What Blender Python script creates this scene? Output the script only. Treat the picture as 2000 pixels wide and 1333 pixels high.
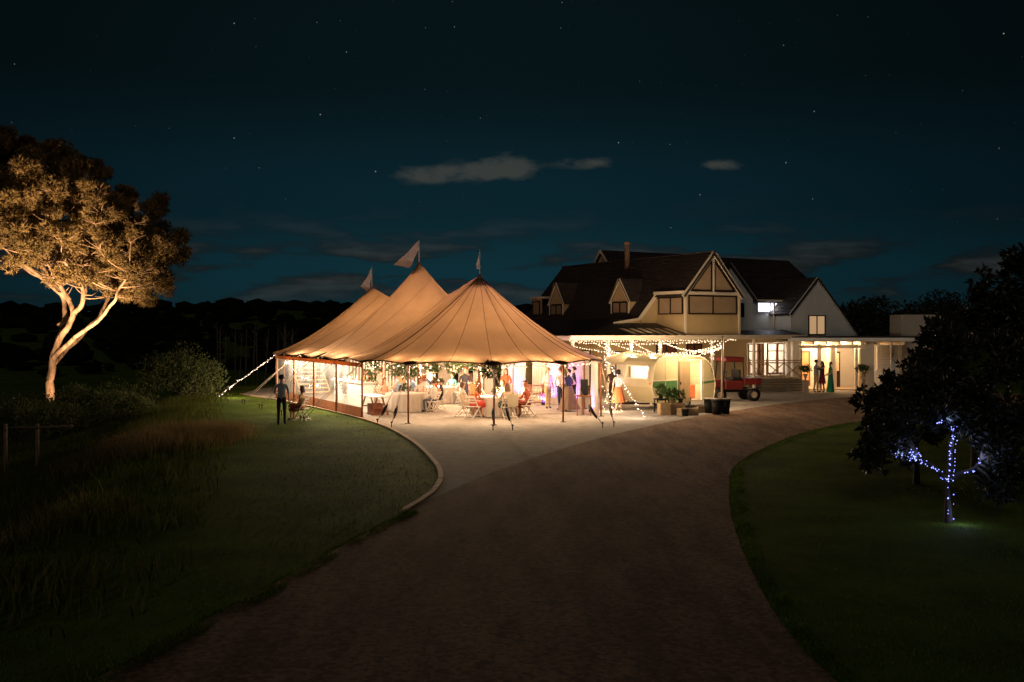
import bpy, bmesh, math, random
from math import sin, cos, pi, radians, sqrt, atan2, exp
from mathutils import Vector, Matrix, noise as mnoise
from mathutils.geometry import tessellate_polygon

for o in list(bpy.data.objects): bpy.data.objects.remove(o)
SC = bpy.context.scene
COL = SC.collection
random.seed(11)

# ------------------------------------------------------------------ camera, sky, fill sun, exposure
F = 1944.4          # focal length in photo pixels (35 mm on 36 mm)
HZ = 644.0          # horizon row in the photo
EYE = 3.4           # camera height
cam_d = bpy.data.cameras.new('camera')
cam_d.lens = 35; cam_d.sensor_width = 36
cam_d.shift_y = -(666.5 - HZ) / 2000.0
cam_d.clip_end = 5000; cam_d.clip_start = 0.1
cam = bpy.data.objects.new('camera', cam_d)
cam.location = (0, 0, EYE); cam.rotation_euler = (pi / 2, 0, 0)
COL.objects.link(cam); SC.camera = cam

SC.view_settings.view_transform = 'Standard'
SC.view_settings.look = 'None'
SC.view_settings.gamma = 1.0
SC.view_settings.exposure = 0.0
SC.render.engine = 'CYCLES'
SC.cycles.use_denoising = True
try: SC.cycles.denoiser = 'OPENIMAGEDENOISE'
except Exception: pass
SC.cycles.max_bounces = 7; SC.cycles.diffuse_bounces = 3; SC.cycles.glossy_bounces = 2
SC.cycles.transmission_bounces = 4; SC.cycles.transparent_max_bounces = 14
SC.cycles.sample_clamp_indirect = 3.0
SC.cycles.caustics_reflective = False; SC.cycles.caustics_refractive = False

FILL_EL, FILL_AZ = 28.0, 191.0       # direction of the added fill lamp, low behind the camera
SKY_STRENGTH = 1.25

def build_world():
    w = bpy.data.worlds.new('World'); SC.world = w; w.use_nodes = True
    nt = w.node_tree; nt.nodes.clear(); N = nt.nodes; L = nt.links
    def nd(t, **k):
        n = N.new(t)
        for a, b in k.items(): setattr(n, a, b)
        return n
    def M(op, a, b=None, c=None, clamp=False):
        n = nd('ShaderNodeMath', operation=op); n.use_clamp = clamp
        for i, v in enumerate((a, b, c)):
            if v is None: continue
            if isinstance(v, (int, float)): n.inputs[i].default_value = v
            else: L.new(v, n.inputs[i])
        return n.outputs[0]
    def mix(f, a, b, mode='MIX'):
        n = nd('ShaderNodeMix', data_type='RGBA', blend_type=mode)
        for i, v in ((0, f), (6, a), (7, b)):
            if isinstance(v, (int, float)): n.inputs[i].default_value = v
            elif isinstance(v, tuple): n.inputs[i].default_value = v
            else: L.new(v, n.inputs[i])
        return n.outputs[2]
    tc = nd('ShaderNodeTexCoord'); sep = nd('ShaderNodeSeparateXYZ')
    L.new(tc.outputs['Generated'], sep.inputs[0])
    x, y, z = sep.outputs
    az = M('ARCTAN2', x, y); el = M('ARCSINE', z)
    # dusk gradient: teal near the skyline, nearly black overhead; afterglow ahead of the camera
    ramp = nd('ShaderNodeValToRGB'); ramp.color_ramp.interpolation = 'EASE'
    e = ramp.color_ramp.elements
    e[0].position = 0.0; e[0].color = (.0050, .0190, .0240, 1)
    e[1].position = 1.0; e[1].color = (.0011, .0020, .0026, 1)
    for p, c in ((.10, (.0038, .0210, .0292, 1)), (.24, (.0026, .0132, .0192, 1)), (.48, (.0017, .0058, .0072, 1))):
        q = e.new(p); q.color = c
    L.new(M('MULTIPLY', M('MAXIMUM', el, 0), 1.9), ramp.inputs[0])
    glow = M('EXPONENT', M('MULTIPLY', M('POWER', M('ADD', az, .04), 2), -5.0))
    sky = mix(1.0, ramp.outputs[0], (.3, .3, .3, 1), 'MULTIPLY')
    sky = mix(glow, sky, ramp.outputs[0])
    # soft low cloud
    comb = nd('ShaderNodeCombineXYZ')
    L.new(M('MULTIPLY', az, 7.0), comb.inputs[0]); L.new(M('MULTIPLY', el, 34.0), comb.inputs[1])
    comb.inputs[2].default_value = 3.7
    nz = nd('ShaderNodeTexNoise'); nz.inputs['Scale'].default_value = 1.3
    nz.inputs['Detail'].default_value = 6; nz.inputs['Roughness'].default_value = .55
    L.new(comb.outputs[0], nz.inputs['Vector'])
    band = M('EXPONENT', M('MULTIPLY', M('POWER', M('DIVIDE', M('SUBTRACT', el, .058), .036), 2), -1.0))
    c1 = M('MULTIPLY', M('MULTIPLY', M('SUBTRACT', nz.outputs[0], .45), 9.0, clamp=True), band, clamp=True)
    lit = M('MULTIPLY', M('SUBTRACT', nz.outputs[0], .52), 6.0, clamp=True)
    ccol = mix(lit, (.0066, .0080, .0082, 1), (.026, .030, .030, 1))
    ccol = mix(1.0, ccol, mix(glow, (.4, .4, .4, 1), (1, 1, 1, 1)), 'MULTIPLY')
    sky = mix(M('MULTIPLY', c1, .95), sky, ccol)
    # the small pale clouds higher up
    comb2 = nd('ShaderNodeCombineXYZ')
    L.new(M('MULTIPLY', az, 26.0), comb2.inputs[0]); L.new(M('MULTIPLY', el, 60.0), comb2.inputs[1])
    nz2 = nd('ShaderNodeTexNoise'); nz2.inputs['Scale'].default_value = 1.0
    nz2.inputs['Detail'].default_value = 5; nz2.inputs['Roughness'].default_value = .6
    L.new(comb2.outputs[0], nz2.inputs['Vector'])
    tot = None
    for (px, py, wx, wy, k) in ((985, 328, 72, 27, 1.05), (840, 343, 88, 19, .95), (1148, 322, 58, 14, .85), (1408, 330, 42, 14, .8)):
        a0 = atan2(px - 1000, F); e0 = math.atan((HZ - py) / F)
        gx = M('POWER', M('DIVIDE', M('SUBTRACT', az, a0), wx / F), 2)
        gy = M('POWER', M('DIVIDE', M('SUBTRACT', el, e0), wy / F), 2)
        g = M('MULTIPLY', M('EXPONENT', M('MULTIPLY', M('ADD', gx, gy), -.9)), k)
        tot = g if tot is None else M('ADD', tot, g)
    dens = M('MULTIPLY', M('SUBTRACT', M('ADD', M('MULTIPLY', nz2.outputs[0], 1.9), M('MULTIPLY', tot, .95)), 1.30), 2.0, clamp=True)
    dens = M('MULTIPLY', dens, M('MULTIPLY', tot, 1.4, clamp=True))
    sky = mix(M('MULTIPLY', dens, .85), sky, (.034, .038, .034, 1))
    # stars
    cs = nd('ShaderNodeCombineXYZ'); L.new(M('MULTIPLY', az, 37.0), cs.inputs[0]); L.new(M('MULTIPLY', el, 37.0), cs.inputs[1])
    vo = nd('ShaderNodeTexVoronoi', feature='F1', voronoi_dimensions='2D'); vo.inputs['Scale'].default_value = 1.0
    L.new(cs.outputs[0], vo.inputs['Vector'])
    sp = nd('ShaderNodeSeparateColor'); L.new(vo.outputs['Color'], sp.inputs[0])
    bright = M('POWER', sp.outputs[0], 5.0)
    core = M('LESS_THAN', vo.outputs['Distance'], M('MULTIPLY', M('ADD', bright, .9), .0125))
    pick = M('GREATER_THAN', sp.outputs[1], .62)
    star = M('MULTIPLY', M('MULTIPLY', core, pick), M('ADD', M('MULTIPLY', bright, .20), .020))
    star = M('MULTIPLY', star, M('GREATER_THAN', el, .09))
    scol = nd('ShaderNodeCombineColor')
    for i, k in enumerate((1.0, .95, .9)): L.new(M('MULTIPLY', star, k), scol.inputs[i])
    sky = mix(1.0, sky, scol.outputs[0], 'ADD')
    bg = nd('ShaderNodeBackground'); bg.inputs['Strength'].default_value = SKY_STRENGTH
    L.new(sky, bg.inputs[0])
    out = nd('ShaderNodeOutputWorld'); L.new(bg.outputs[0], out.inputs[0])
build_world()

fill_sun_d = bpy.data.lights.new('moon', 'SUN'); fill_sun_d.energy = 0.18; fill_sun_d.angle = radians(12)  # unseen fill lamp, added to lift the dark drive, lawn and house walls
fill_sun_d.color = (1.0, .86, .74)
moon = bpy.data.objects.new('moon', fill_sun_d); COL.objects.link(moon)
_d = Vector((sin(radians(FILL_AZ)) * cos(radians(FILL_EL)), cos(radians(FILL_AZ)) * cos(radians(FILL_EL)), sin(radians(FILL_EL))))
moon.rotation_euler = _d.to_track_quat('Z', 'Y').to_euler()

# ------------------------------------------------------------------ helpers
def GP(px, py, z=0.0):
    """ground point seen at a photo pixel"""
    Y = (EYE - z) * F / (py - HZ)
    return Vector(((px - 1000) * Y / F, Y, z))
def WP(px, py, Y):
    return Vector(((px - 1000) * Y / F, Y, EYE - (py - HZ) * Y / F))

class MB:
    def __init__(s): s.v = []; s.f = []; s.m = []; s.cur = 0
    def quad(s, *p):
        b = len(s.v); s.v += [tuple(q) for q in p]; s.f.append(tuple(range(b, b + len(p)))); s.m.append(s.cur)
    def raw(s, v, f):
        b = len(s.v); s.v += [tuple(q) for q in v]
        for q in f: s.f.append(tuple(i + b for i in q)); s.m.append(s.cur)
    def box(s, x0, x1, y0, y1, z0, z1):
        if x0 > x1: x0, x1 = x1, x0
        if y0 > y1: y0, y1 = y1, y0
        if z0 > z1: z0, z1 = z1, z0
        s.raw([(x0, y0, z0), (x1, y0, z0), (x1, y1, z0), (x0, y1, z0), (x0, y0, z1), (x1, y0, z1), (x1, y1, z1), (x0, y1, z1)],
              [(0, 3, 2, 1), (4, 5, 6, 7), (0, 1, 5, 4), (1, 2, 6, 5), (2, 3, 7, 6), (3, 0, 4, 7)])
    def bbox(s, x0, x1, y0, y1, z0, z1, b=.02):
        """box with chamfered edges"""
        bm = bmesh.new(); bmesh.ops.create_cube(bm, size=1)
        for v in bm.verts:
            v.co = Vector((x0 + (v.co.x + .5) * (x1 - x0), y0 + (v.co.y + .5) * (y1 - y0), z0 + (v.co.z + .5) * (z1 - z0)))
        bmesh.ops.bevel(bm, geom=list(bm.edges), offset=b, segments=2, profile=.5, affect='EDGES')
        s.frombm(bm)
    def frombm(s, bm):
        bm.verts.ensure_lookup_table(); bm.verts.index_update()
        s.raw([v.co[:] for v in bm.verts], [[v.index for v in f.verts] for f in bm.faces]); bm.free()
    def bar(s, p, q, w, h=None, up=(0, 0, 1)):
        h = w if h is None else h
        p = Vector(p); q = Vector(q); d = (q - p).normalized(); u = Vector(up)
        if abs(d.dot(u)) > .98: u = Vector((0, 1, 0))
        r = d.cross(u).normalized() * (w / 2); t = r.cross(d).normalized() * (h / 2)
        c = [p - r - t, p + r - t, p + r + t, p - r + t, q - r - t, q + r - t, q + r + t, q - r + t]
        s.raw(c, [(0, 1, 2, 3), (7, 6, 5, 4), (0, 4, 5, 1), (1, 5, 6, 2), (2, 6, 7, 3), (3, 7, 4, 0)])
    def tube(s, pts, rad, n=6, cap=True):
        pts = [Vector(p) for p in pts]
        if not isinstance(rad, (list, tuple)): rad = [rad] * len(pts)
        rings = []; ref = Vector((.13, .31, .94))
        for i, p in enumerate(pts):
            d = (pts[min(i + 1, len(pts) - 1)] - pts[max(i - 1, 0)])
            d = d.normalized() if d.length > 1e-9 else Vector((0, 0, 1))
            a = d.cross(ref)
            if a.length < 1e-3: a = d.cross(Vector((1, 0, 0)))
            a.normalize(); b = d.cross(a)
            rings.append([p + (a * cos(2 * pi * k / n) + b * sin(2 * pi * k / n)) * rad[i] for k in range(n)])
        b0 = len(s.v)
        for r in rings: s.v += [tuple(q) for q in r]
        for i in range(len(rings) - 1):
            for k in range(n):
                s.f.append((b0 + i * n + k, b0 + i * n + (k + 1) % n, b0 + (i + 1) * n + (k + 1) % n, b0 + (i + 1) * n + k)); s.m.append(s.cur)
        if cap:
            s.f.append(tuple(b0 + k for k in reversed(range(n)))); s.m.append(s.cur)
            s.f.append(tuple(b0 + (len(rings) - 1) * n + k for k in range(n))); s.m.append(s.cur)
    def lathe(s, prof, n=16, c=(0, 0, 0), fold=0, nf=0):
        b0 = len(s.v)
        for (r, z) in prof:
            for k in range(n):
                a = 2 * pi * k / n
                rr = r * (1 + (fold * cos(a * nf) if nf else 0))
                s.v.append((c[0] + rr * cos(a), c[1] + rr * sin(a), c[2] + z))
        for i in range(len(prof) - 1):
            for k in range(n):
                s.f.append((b0 + i * n + k, b0 + i * n + (k + 1) % n, b0 + (i + 1) * n + (k + 1) % n, b0 + (i + 1) * n + k)); s.m.append(s.cur)
        s.f.append(tuple(b0 + k for k in reversed(range(n)))); s.m.append(s.cur)
        s.f.append(tuple(b0 + (len(prof) - 1) * n + k for k in range(n))); s.m.append(s.cur)
    def ico(s, c, r, sub=1, sq=(1, 1, 1)):
        v, f = ICO[sub]
        s.raw([(c[0] + q[0] * r * sq[0], c[1] + q[1] * r * sq[1], c[2] + q[2] * r * sq[2]) for q in v], f)
    def grid(s, pts):
        """pts: rows of points"""
        b0 = len(s.v); n = len(pts[0])
        for r in pts: s.v += [tuple(q) for q in r]
        for i in range(len(pts) - 1):
            for k in range(n - 1):
                s.f.append((b0 + i * n + k, b0 + i * n + k + 1, b0 + (i + 1) * n + k + 1, b0 + (i + 1) * n + k)); s.m.append(s.cur)
    def build(s, name, mats, parent=None, smooth=False, kind=None):
        me = bpy.data.meshes.new(name); me.from_pydata(s.v, [], s.f)
        if not isinstance(mats, (list, tuple)): mats = [mats]
        for m in mats: me.materials.append(m)
        if len(mats) > 1: me.polygons.foreach_set('material_index', s.m)
        if smooth: me.polygons.foreach_set('use_smooth', [True] * len(me.polygons))
        me.update()
        o = bpy.data.objects.new(name, me); COL.objects.link(o)
        if parent is not None: o.parent = parent
        if kind: o['kind'] = kind
        return o
def _mkico(sub):
    bm = bmesh.new(); bmesh.ops.create_icosphere(bm, subdivisions=sub, radius=1)
    bm.verts.ensure_lookup_table()
    r = ([v.co[:] for v in bm.verts], [[v.index for v in f.verts] for f in bm.faces]); bm.free(); return r
ICO = {1: _mkico(1), 2: _mkico(2)}

def tag(o, label, cat, group=None):
    o['label'] = label; o['category'] = cat
    if group: o['group'] = group
    return o
def thing(name, label, cat, loc=(0, 0, 0), rz=0, group=None):
    o = bpy.data.objects.new(name, None); o.empty_display_size = .2; COL.objects.link(o)
    o.location = loc; o.rotation_euler = (0, 0, rz)
    return tag(o, label, cat, group)
def struct(o): o['kind'] = 'structure'; return o
def dup(root, loc, rz, label, group=None):
    r = root.copy(); COL.objects.link(r); r.location = loc; r.rotation_euler = (0, 0, rz); r['label'] = label
    if group: r['group'] = group
    for ch in list(root.children):
        c = ch.copy(); COL.objects.link(c); c.parent = r
        for g in list(ch.children):
            d = g.copy(); COL.objects.link(d); d.parent = c
    return r
def lamp(name, kind, loc, energy, color, parent=None, radius=.05, **k):
    d = bpy.data.lights.new(name, kind); d.energy = energy; d.color = color
    if kind in ('POINT', 'SPOT'): d.shadow_soft_size = radius
    for a, b in k.items(): setattr(d, a, b)
    o = bpy.data.objects.new(name, d); COL.objects.link(o); o.location = loc
    if parent is not None: o.parent = parent
    return o

# ------------------------------------------------------------------ materials
MATS = {}
def mat(name, col, rough=.7, var=.15, scale=6.0, bump=0.0, bscale=None, metal=0.0, spec=.3, emit=None, estr=0.0, coord='Object', stretch=(1, 1, 1), col2=None):
    if name in MATS: return MATS[name]
    m = bpy.data.materials.new(name); m.use_nodes = True; nt = m.node_tree; N = nt.nodes; L = nt.links
    b = N['Principled BSDF']; b.inputs['Roughness'].default_value = rough; b.inputs['Metallic'].default_value = metal
    b.inputs['Specular IOR Level'].default_value = spec
    tc = N.new('ShaderNodeTexCoord'); mp = N.new('ShaderNodeMapping'); mp.inputs['Scale'].default_value = stretch
    L.new(tc.outputs[coord], mp.inputs[0])
    nz = N.new('ShaderNodeTexNoise'); nz.inputs['Scale'].default_value = scale; nz.inputs['Detail'].default_value = 5
    nz.inputs['Roughness'].default_value = .6
    L.new(mp.outputs[0], nz.inputs['Vector'])
    r = N.new('ShaderNodeValToRGB'); e = r.color_ramp.elements
    e[0].position = .3; e[1].position = .7
    lo = tuple(c * (1 - var) for c in col) + (1,); hi = (tuple(min(1, c * (1 + var)) for c in col) if col2 is None else tuple(col2)) + (1,)
    e[0].color = lo; e[1].color = hi
    L.new(nz.outputs[0], r.inputs[0]); L.new(r.outputs[0], b.inputs['Base Color'])
    if bump:
        n2 = N.new('ShaderNodeTexNoise'); n2.inputs['Scale'].default_value = bscale or scale * 6; n2.inputs['Detail'].default_value = 4
        L.new(mp.outputs[0], n2.inputs['Vector'])
        bp = N.new('ShaderNodeBump'); bp.inputs['Strength'].default_value = bump; bp.inputs['Distance'].default_value = .02
        L.new(n2.outputs[0], bp.inputs['Height']); L.new(bp.outputs[0], b.inputs['Normal'])
    if emit:
        b.inputs['Emission Color'].default_value = tuple(emit) + (1,); b.inputs['Emission Strength'].default_value = estr
    MATS[name] = m; return m
def emat(name, col, s, sample=False):
    m = bpy.data.materials.new(name); m.use_nodes = True; nt = m.node_tree; nt.nodes.clear()
    e = nt.nodes.new('ShaderNodeEmission'); e.inputs[0].default_value = tuple(col) + (1,); e.inputs[1].default_value = s
    o = nt.nodes.new('ShaderNodeOutputMaterial'); nt.links.new(e.outputs[0], o.inputs[0])
    if not sample: m.cycles.emission_sampling = 'NONE'
    MATS[name] = m; return m
def fabric(name, col, trans=.5, var=.1, scale=3.0, tcol=None, stretch=(1, 1, 1), bump=0.0, bscale=4.0):
    m = bpy.data.materials.new(name); m.use_nodes = True; nt = m.node_tree; N = nt.nodes; L = nt.links; N.clear()
    tc = N.new('ShaderNodeTexCoord'); mp = N.new('ShaderNodeMapping'); mp.inputs['Scale'].default_value = stretch
    L.new(tc.outputs['Object'], mp.inputs[0])
    nz = N.new('ShaderNodeTexNoise'); nz.inputs['Scale'].default_value = scale; nz.inputs['Detail'].default_value = 6
    L.new(mp.outputs[0], nz.inputs['Vector'])
    def ramp(c):
        r = N.new('ShaderNodeValToRGB'); e = r.color_ramp.elements; e[0].position = .3; e[1].position = .7
        e[0].color = tuple(q * (1 - var) for q in c) + (1,); e[1].color = tuple(min(1, q * (1 + var)) for q in c) + (1,)
        L.new(nz.outputs[0], r.inputs[0]); return r.outputs[0]
    d = N.new('ShaderNodeBsdfDiffuse'); t = N.new('ShaderNodeBsdfTranslucent')
    L.new(ramp(col), d.inputs[0]); L.new(ramp(tcol or col), t.inputs[0])
    if bump:
        n2 = N.new('ShaderNodeTexNoise'); n2.inputs['Scale'].default_value = bscale; n2.inputs['Detail'].default_value = 5; L.new(tc.outputs['Object'], n2.inputs['Vector'])
        bp = N.new('ShaderNodeBump'); bp.inputs['Strength'].default_value = bump; bp.inputs['Distance'].default_value = .06
        L.new(n2.outputs[0], bp.inputs['Height']); L.new(bp.outputs[0], d.inputs['Normal']); L.new(bp.outputs[0], t.inputs['Normal'])
    mx = N.new('ShaderNodeMixShader'); mx.inputs[0].default_value = trans
    L.new(d.outputs[0], mx.inputs[1]); L.new(t.outputs[0], mx.inputs[2])
    o = N.new('ShaderNodeOutputMaterial'); L.new(mx.outputs[0], o.inputs[0]); MATS[name] = m; return m
def clear(name, tint=(.95, .95, .95), refl=.06, rough=.08, haze=0.0):
    m = bpy.data.materials.new(name); m.use_nodes = True; nt = m.node_tree; N = nt.nodes; L = nt.links; N.clear()
    t = N.new('ShaderNodeBsdfTransparent'); t.inputs[0].default_value = tuple(tint) + (1,)
    g = N.new('ShaderNodeBsdfGlossy'); g.inputs['Roughness'].default_value = rough
    mx = N.new('ShaderNodeMixShader'); mx.inputs[0].default_value = refl
    L.new(t.outputs[0], mx.inputs[1]); L.new(g.outputs[0], mx.inputs[2]); last = mx
    if haze:
        tr = N.new('ShaderNodeBsdfTranslucent'); tr.inputs[0].default_value = (.9, .87, .84, 1)
        m2 = N.new('ShaderNodeMixShader'); m2.inputs[0].default_value = haze
        nz = N.new('ShaderNodeTexNoise'); nz.inputs['Scale'].default_value = 1.6; nz.inputs['Detail'].default_value = 4
        mu = N.new('ShaderNodeMath'); mu.operation = 'MULTIPLY'; mu.inputs[1].default_value = haze * 2; L.new(nz.outputs[0], mu.inputs[0]); L.new(mu.outputs[0], m2.inputs[0])
        L.new(mx.outputs[0], m2.inputs[1]); L.new(tr.outputs[0], m2.inputs[2]); last = m2
    o = N.new('ShaderNodeOutputMaterial'); L.new(last.outputs[0], o.inputs[0]); MATS[name] = m; return m

WARM = (1.0, .70, .42); WARMW = (1.0, .78, .56)
m_grass = mat('lawn_grass', (.072, .122, .007), .9, .40, .55, .25, 40, coord='Object', spec=.05, col2=(.118, .172, .020))
m_blade = fabric('grass_blade', (.072, .125, .013), .5, .4, .8, tcol=(.10, .165, .02))
m_gravel = mat('pale_gravel', (.37, .33, .285), .95, .22, 3.0, .9, 45, spec=.15)
def drive_mat():
    m = bpy.data.materials.new('brown_chip_seal'); m.use_nodes = True; nt = m.node_tree; N = nt.nodes; L = nt.links
    b = N['Principled BSDF']; b.inputs['Roughness'].default_value = .95; b.inputs['Specular IOR Level'].default_value = .12
    tc = N.new('ShaderNodeTexCoord')
    def nz(sc, st, det=5):
        mp = N.new('ShaderNodeMapping'); mp.inputs['Scale'].default_value = st; L.new(tc.outputs['Object'], mp.inputs[0])
        n = N.new('ShaderNodeTexNoise'); n.inputs['Scale'].default_value = sc; n.inputs['Detail'].default_value = det; L.new(mp.outputs[0], n.inputs['Vector']); return n.outputs[0]
    def mx(f, p, q, t='MIX'):
        n = N.new('ShaderNodeMix'); n.data_type = 'RGBA'; n.blend_type = t
        for i, v in ((0, f), (6, p), (7, q)):
            if isinstance(v, (float, tuple)): n.inputs[i].default_value = v
            else: L.new(v, n.inputs[i])
        return n.outputs[2]
    def ramp(v, lo, hi):
        r = N.new('ShaderNodeMapRange'); r.inputs[1].default_value = lo; r.inputs[2].default_value = hi; L.new(v, r.inputs[0]); return r.outputs[0]
    col = mx(ramp(nz(.35, (1, .45, 1)), .35, .65), (.200, .128, .082, 1), (.300, .195, .130, 1))
    col = mx(ramp(nz(2.3, (1, .18, 1)), .42, .62), col, mx(1.0, col, (.66, .65, .64, 1), 'MULTIPLY'))
    vo = N.new('ShaderNodeTexVoronoi'); vo.inputs['Scale'].default_value = 17; L.new(tc.outputs['Object'], vo.inputs['Vector'])
    sp = N.new('ShaderNodeSeparateColor'); L.new(vo.outputs['Color'], sp.inputs[0])
    col = mx(ramp(sp.outputs[0], .0, 1.0), mx(1.0, col, (.60, .60, .60, 1), 'MULTIPLY'), mx(1.0, col, (1.42, 1.4, 1.4, 1), 'MULTIPLY'))
    L.new(col, b.inputs['Base Color'])
    bp = N.new('ShaderNodeBump'); bp.inputs['Strength'].default_value = .9; bp.inputs['Distance'].default_value = .02
    L.new(nz(30, (1, 1, 1)), bp.inputs['Height']); L.new(bp.outputs[0], b.inputs['Normal']); MATS[m.name] = m; return m
m_drive = drive_mat()
m_kerb = mat('edging_timber', (.60, .42, .26), .8, .25, 4, .4)
m_canvas = fabric('tent_canvas', (.42, .29, .19), .40, .11, 1.0, tcol=(.31, .180, .095), bump=.55, bscale=2.2)
m_patch = mat('dark_brown_webbing', (.045, .018, .010), .8, .2)
m_seam = mat('brown_seam_rope', (.13, .06, .03), .8, .2)
m_pole = mat('varnished_timber_pole', (.22, .075, .035), .5, .25, 5, .1, stretch=(4, 4, .5))
m_rope = mat('pale_guy_rope', (.62, .48, .34), .8, .15)
m_ratchet = mat('black_ratchet_sleeve', (.03, .022, .018), .7, .2)
m_iron = mat('dark_iron', (.03, .02, .018), .55, .2, metal=.4)
m_vinyl = clear('clear_vinyl', haze=.13)
m_glass = clear('window_glass', (.97, .97, .97), .06, .02)
m_drape = fabric('cream_drape', (.52, .42, .36), .35, .06, 2)
m_flag = fabric('white_flag_cloth', (.80, .80, .90), .3, .08, 3)
m_linen = fabric('white_linen', (.66, .58, .50), .12, .05, 3)
m_white = mat('white_paint', (.80, .77, .72), .5, .05, 3)
m_cream = mat('cream_weatherboard', (.62, .46, .24), .6, .07, 1.5, .05)
m_greyw = mat('grey_weatherboard', (.80, .82, .80), .6, .06, 1.5, .05)
m_trim = mat('cream_trim', (.82, .72, .56), .55, .06, 2)
m_frame = mat('dark_window_frame', (.020, .012, .009), .4, .2)
m_blind = fabric('cream_blind', (.62, .46, .30), .3, .05, 2)
m_roof = mat('dark_roof_shingle', (.050, .039, .034), .75, .35, 2.0, .5, 22, stretch=(1, 1, 3))
m_roofv = mat('dark_long_run_roof', (.034, .030, .030), .55, .2, 2.0, .1)
m_skyl = fabric('pale_roof_panel', (.70, .62, .45), .7, .05, 2)
m_bulb = emat('warm_bulb', (1.0, .70, .42), 4.5)
m_bulbw = emat('white_bulb', (1.0, .80, .66), 4.5)
m_bulbb = emat('blue_white_bulb', (.22, .27, 1.0), 4.5)
m_wire = mat('cable_black', (.02, .02, .02), .6)
m_pine_bark = mat('pine_bark', (.27, .18, .115), .9, .75, 3.2, 1.0, 9, stretch=(1, 1, .3))
m_needle = mat('pine_needle', (.115, .085, .032), .8, .35, .5, spec=.1, col2=(.24, .165, .070))
m_leaf = mat('shrub_leaf', (.072, .092, .026), .6, .4, .8, spec=.2, col2=(.125, .140, .045))
m_mag = mat('glossy_dark_leaf', (.020, .026, .011), .5, .4, .8, spec=.4, col2=(.040, .040, .018))
m_bark = mat('grey_bark', (.07, .055, .042), .9, .3, 6, .6)
m_dry = fabric('dry_seed_grass', (.25, .185, .085), .45, .35, .6)
m_rough = fabric('rough_grass', (.085, .095, .024), .45, .4, .7)
m_petal = mat('cream_flower', (.82, .66, .48), .7, .12)
m_green = mat('arrangement_leaf', (.055, .095, .022), .6, .4, 8)
m_dark = mat('matt_black', (.012, .012, .012), .5, .2)
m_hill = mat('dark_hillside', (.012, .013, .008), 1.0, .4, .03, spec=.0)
m_stone = mat('pedestal_stone', (.34, .27, .21), .8, .15, 6, .2)
# ------------------------------------------------------------------ ground
def smooth(t): t = max(0., min(1., t)); return t * t * (3 - 2 * t)
BK = ((0, 5.0), (14, 5.4), (18.6, 6.4), (29, 9.2), (42, 13.2), (52, 15.5), (60, 16), (66, 12), (74, 4), (90, -30), (130, -60))
def edge_b(y):
    if y <= BK[0][0]: return BK[0][1]
    for (a, b), (c, d) in zip(BK, BK[1:]):
        if y <= c: return b + (d - b) * (y - a) / (c - a)
    return BK[-1][1]
def gz(x, y):
    d = -x - edge_b(y)
    z = 0.0
    if d > 0:
        z = -.20 * d * smooth(d / 4) if d < 22 else -4.4
        z = max(z, -4.4)
        z += .16 * smooth(d / 3) * mnoise.noise(Vector((x * .3, y * .3, 1)))
    far = sqrt(x * x + y * y)
    if far > 120:
        t = smooth((far - 120) / 330)
        az = atan2(x, y)
        z = z * (1 - t) + t * (10.5 + 3.5 * mnoise.noise(Vector((az * 7, 2, far * .004))) - 3 * smooth((az + .02) / .4))
    return z
def axis(lo, hi, step, ext, grow=1.25):
    a = [lo + i * step for i in range(int((hi - lo) / step) + 1)]
    s = step; p = a[-1]
    while p < ext: s *= grow; p += s; a.append(p)
    s = step; p = a[0]; pre = []
    while p > -ext: s *= grow; p -= s; pre.append(p)
    return pre[::-1] + a
mb = MB(); xs = axis(-46, 30, 1.0, 1500); ys = [y for y in axis(-6, 96, 1.0, 1700) if y > -60]
mb.grid([[(x, y, gz(x, y)) for x in xs] for y in ys])
ground = struct(mb.build('ground', m_grass, smooth=True))

def catmull(pts, n=8):
    out = []; P = [Vector(p) for p in pts]
    for i in range(len(P) - 1):
        p0 = P[max(i - 1, 0)]; p1 = P[i]; p2 = P[i + 1]; p3 = P[min(i + 2, len(P) - 1)]
        for k in range(n):
            t = k / n
            out.append(.5 * ((2 * p1) + (p2 - p0) * t + (2 * p0 - 5 * p1 + 4 * p2 - p3) * t * t + (3 * p1 - p0 - 3 * p2 + p3) * t ** 3))
    out.append(P[-1]); return out
def sheet(name, outline, z, m):
    pts = [Vector((p.x, p.y, z)) for p in outline]
    mb = MB(); mb.raw(pts, [tuple(t) for t in tessellate_polygon([pts])])
    o = mb.build(name, m)
    if o.data.polygons[0].normal.z < 0: o.data.flip_normals()
    return struct(o)
kerb_px = [(470, 771), (545, 783), (640, 803), (735, 828), (800, 860), (845, 900), (861, 930), (846, 962), (790, 1000)]
kerb_line = catmull([GP(*p) for p in kerb_px], 8)
pad = list(kerb_line) + [GP(900, 985), GP(1230, 860), Vector((26, 45, 0)), Vector((26, 80, 0)), Vector((-11, 80, 0)), Vector((-14.5, 56, 0))]
sheet('gravel_forecourt', pad, .006, m_gravel)
left_edge = catmull([GP(790, 1000), GP(690, 1056), GP(520, 1150), GP(330, 1250), GP(150, 1345), Vector((-5.6, 5, 0)), Vector((-8, -8, 0))], 6)
diag = catmull([GP(1760, 772), GP(1600, 781), GP(1400, 808), GP(1200, 849), GP(1000, 910), GP(860, 968), GP(790, 1000)], 6)
right_edge = catmull([Vector((3.8, -8, 0)), Vector((3.3, 4, 0)), GP(1640, 1340), GP(1560, 1260), GP(1490, 1160), GP(1437, 1040), GP(1424, 960), GP(1442, 905), GP(1540, 856), GP(1640, 830), GP(1760, 815), GP(1960, 806)], 8)
drive = [p for p in diag] + left_edge[1:] + right_edge + [Vector((30, 41, 0)), Vector((30, 52, 0))]
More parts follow.
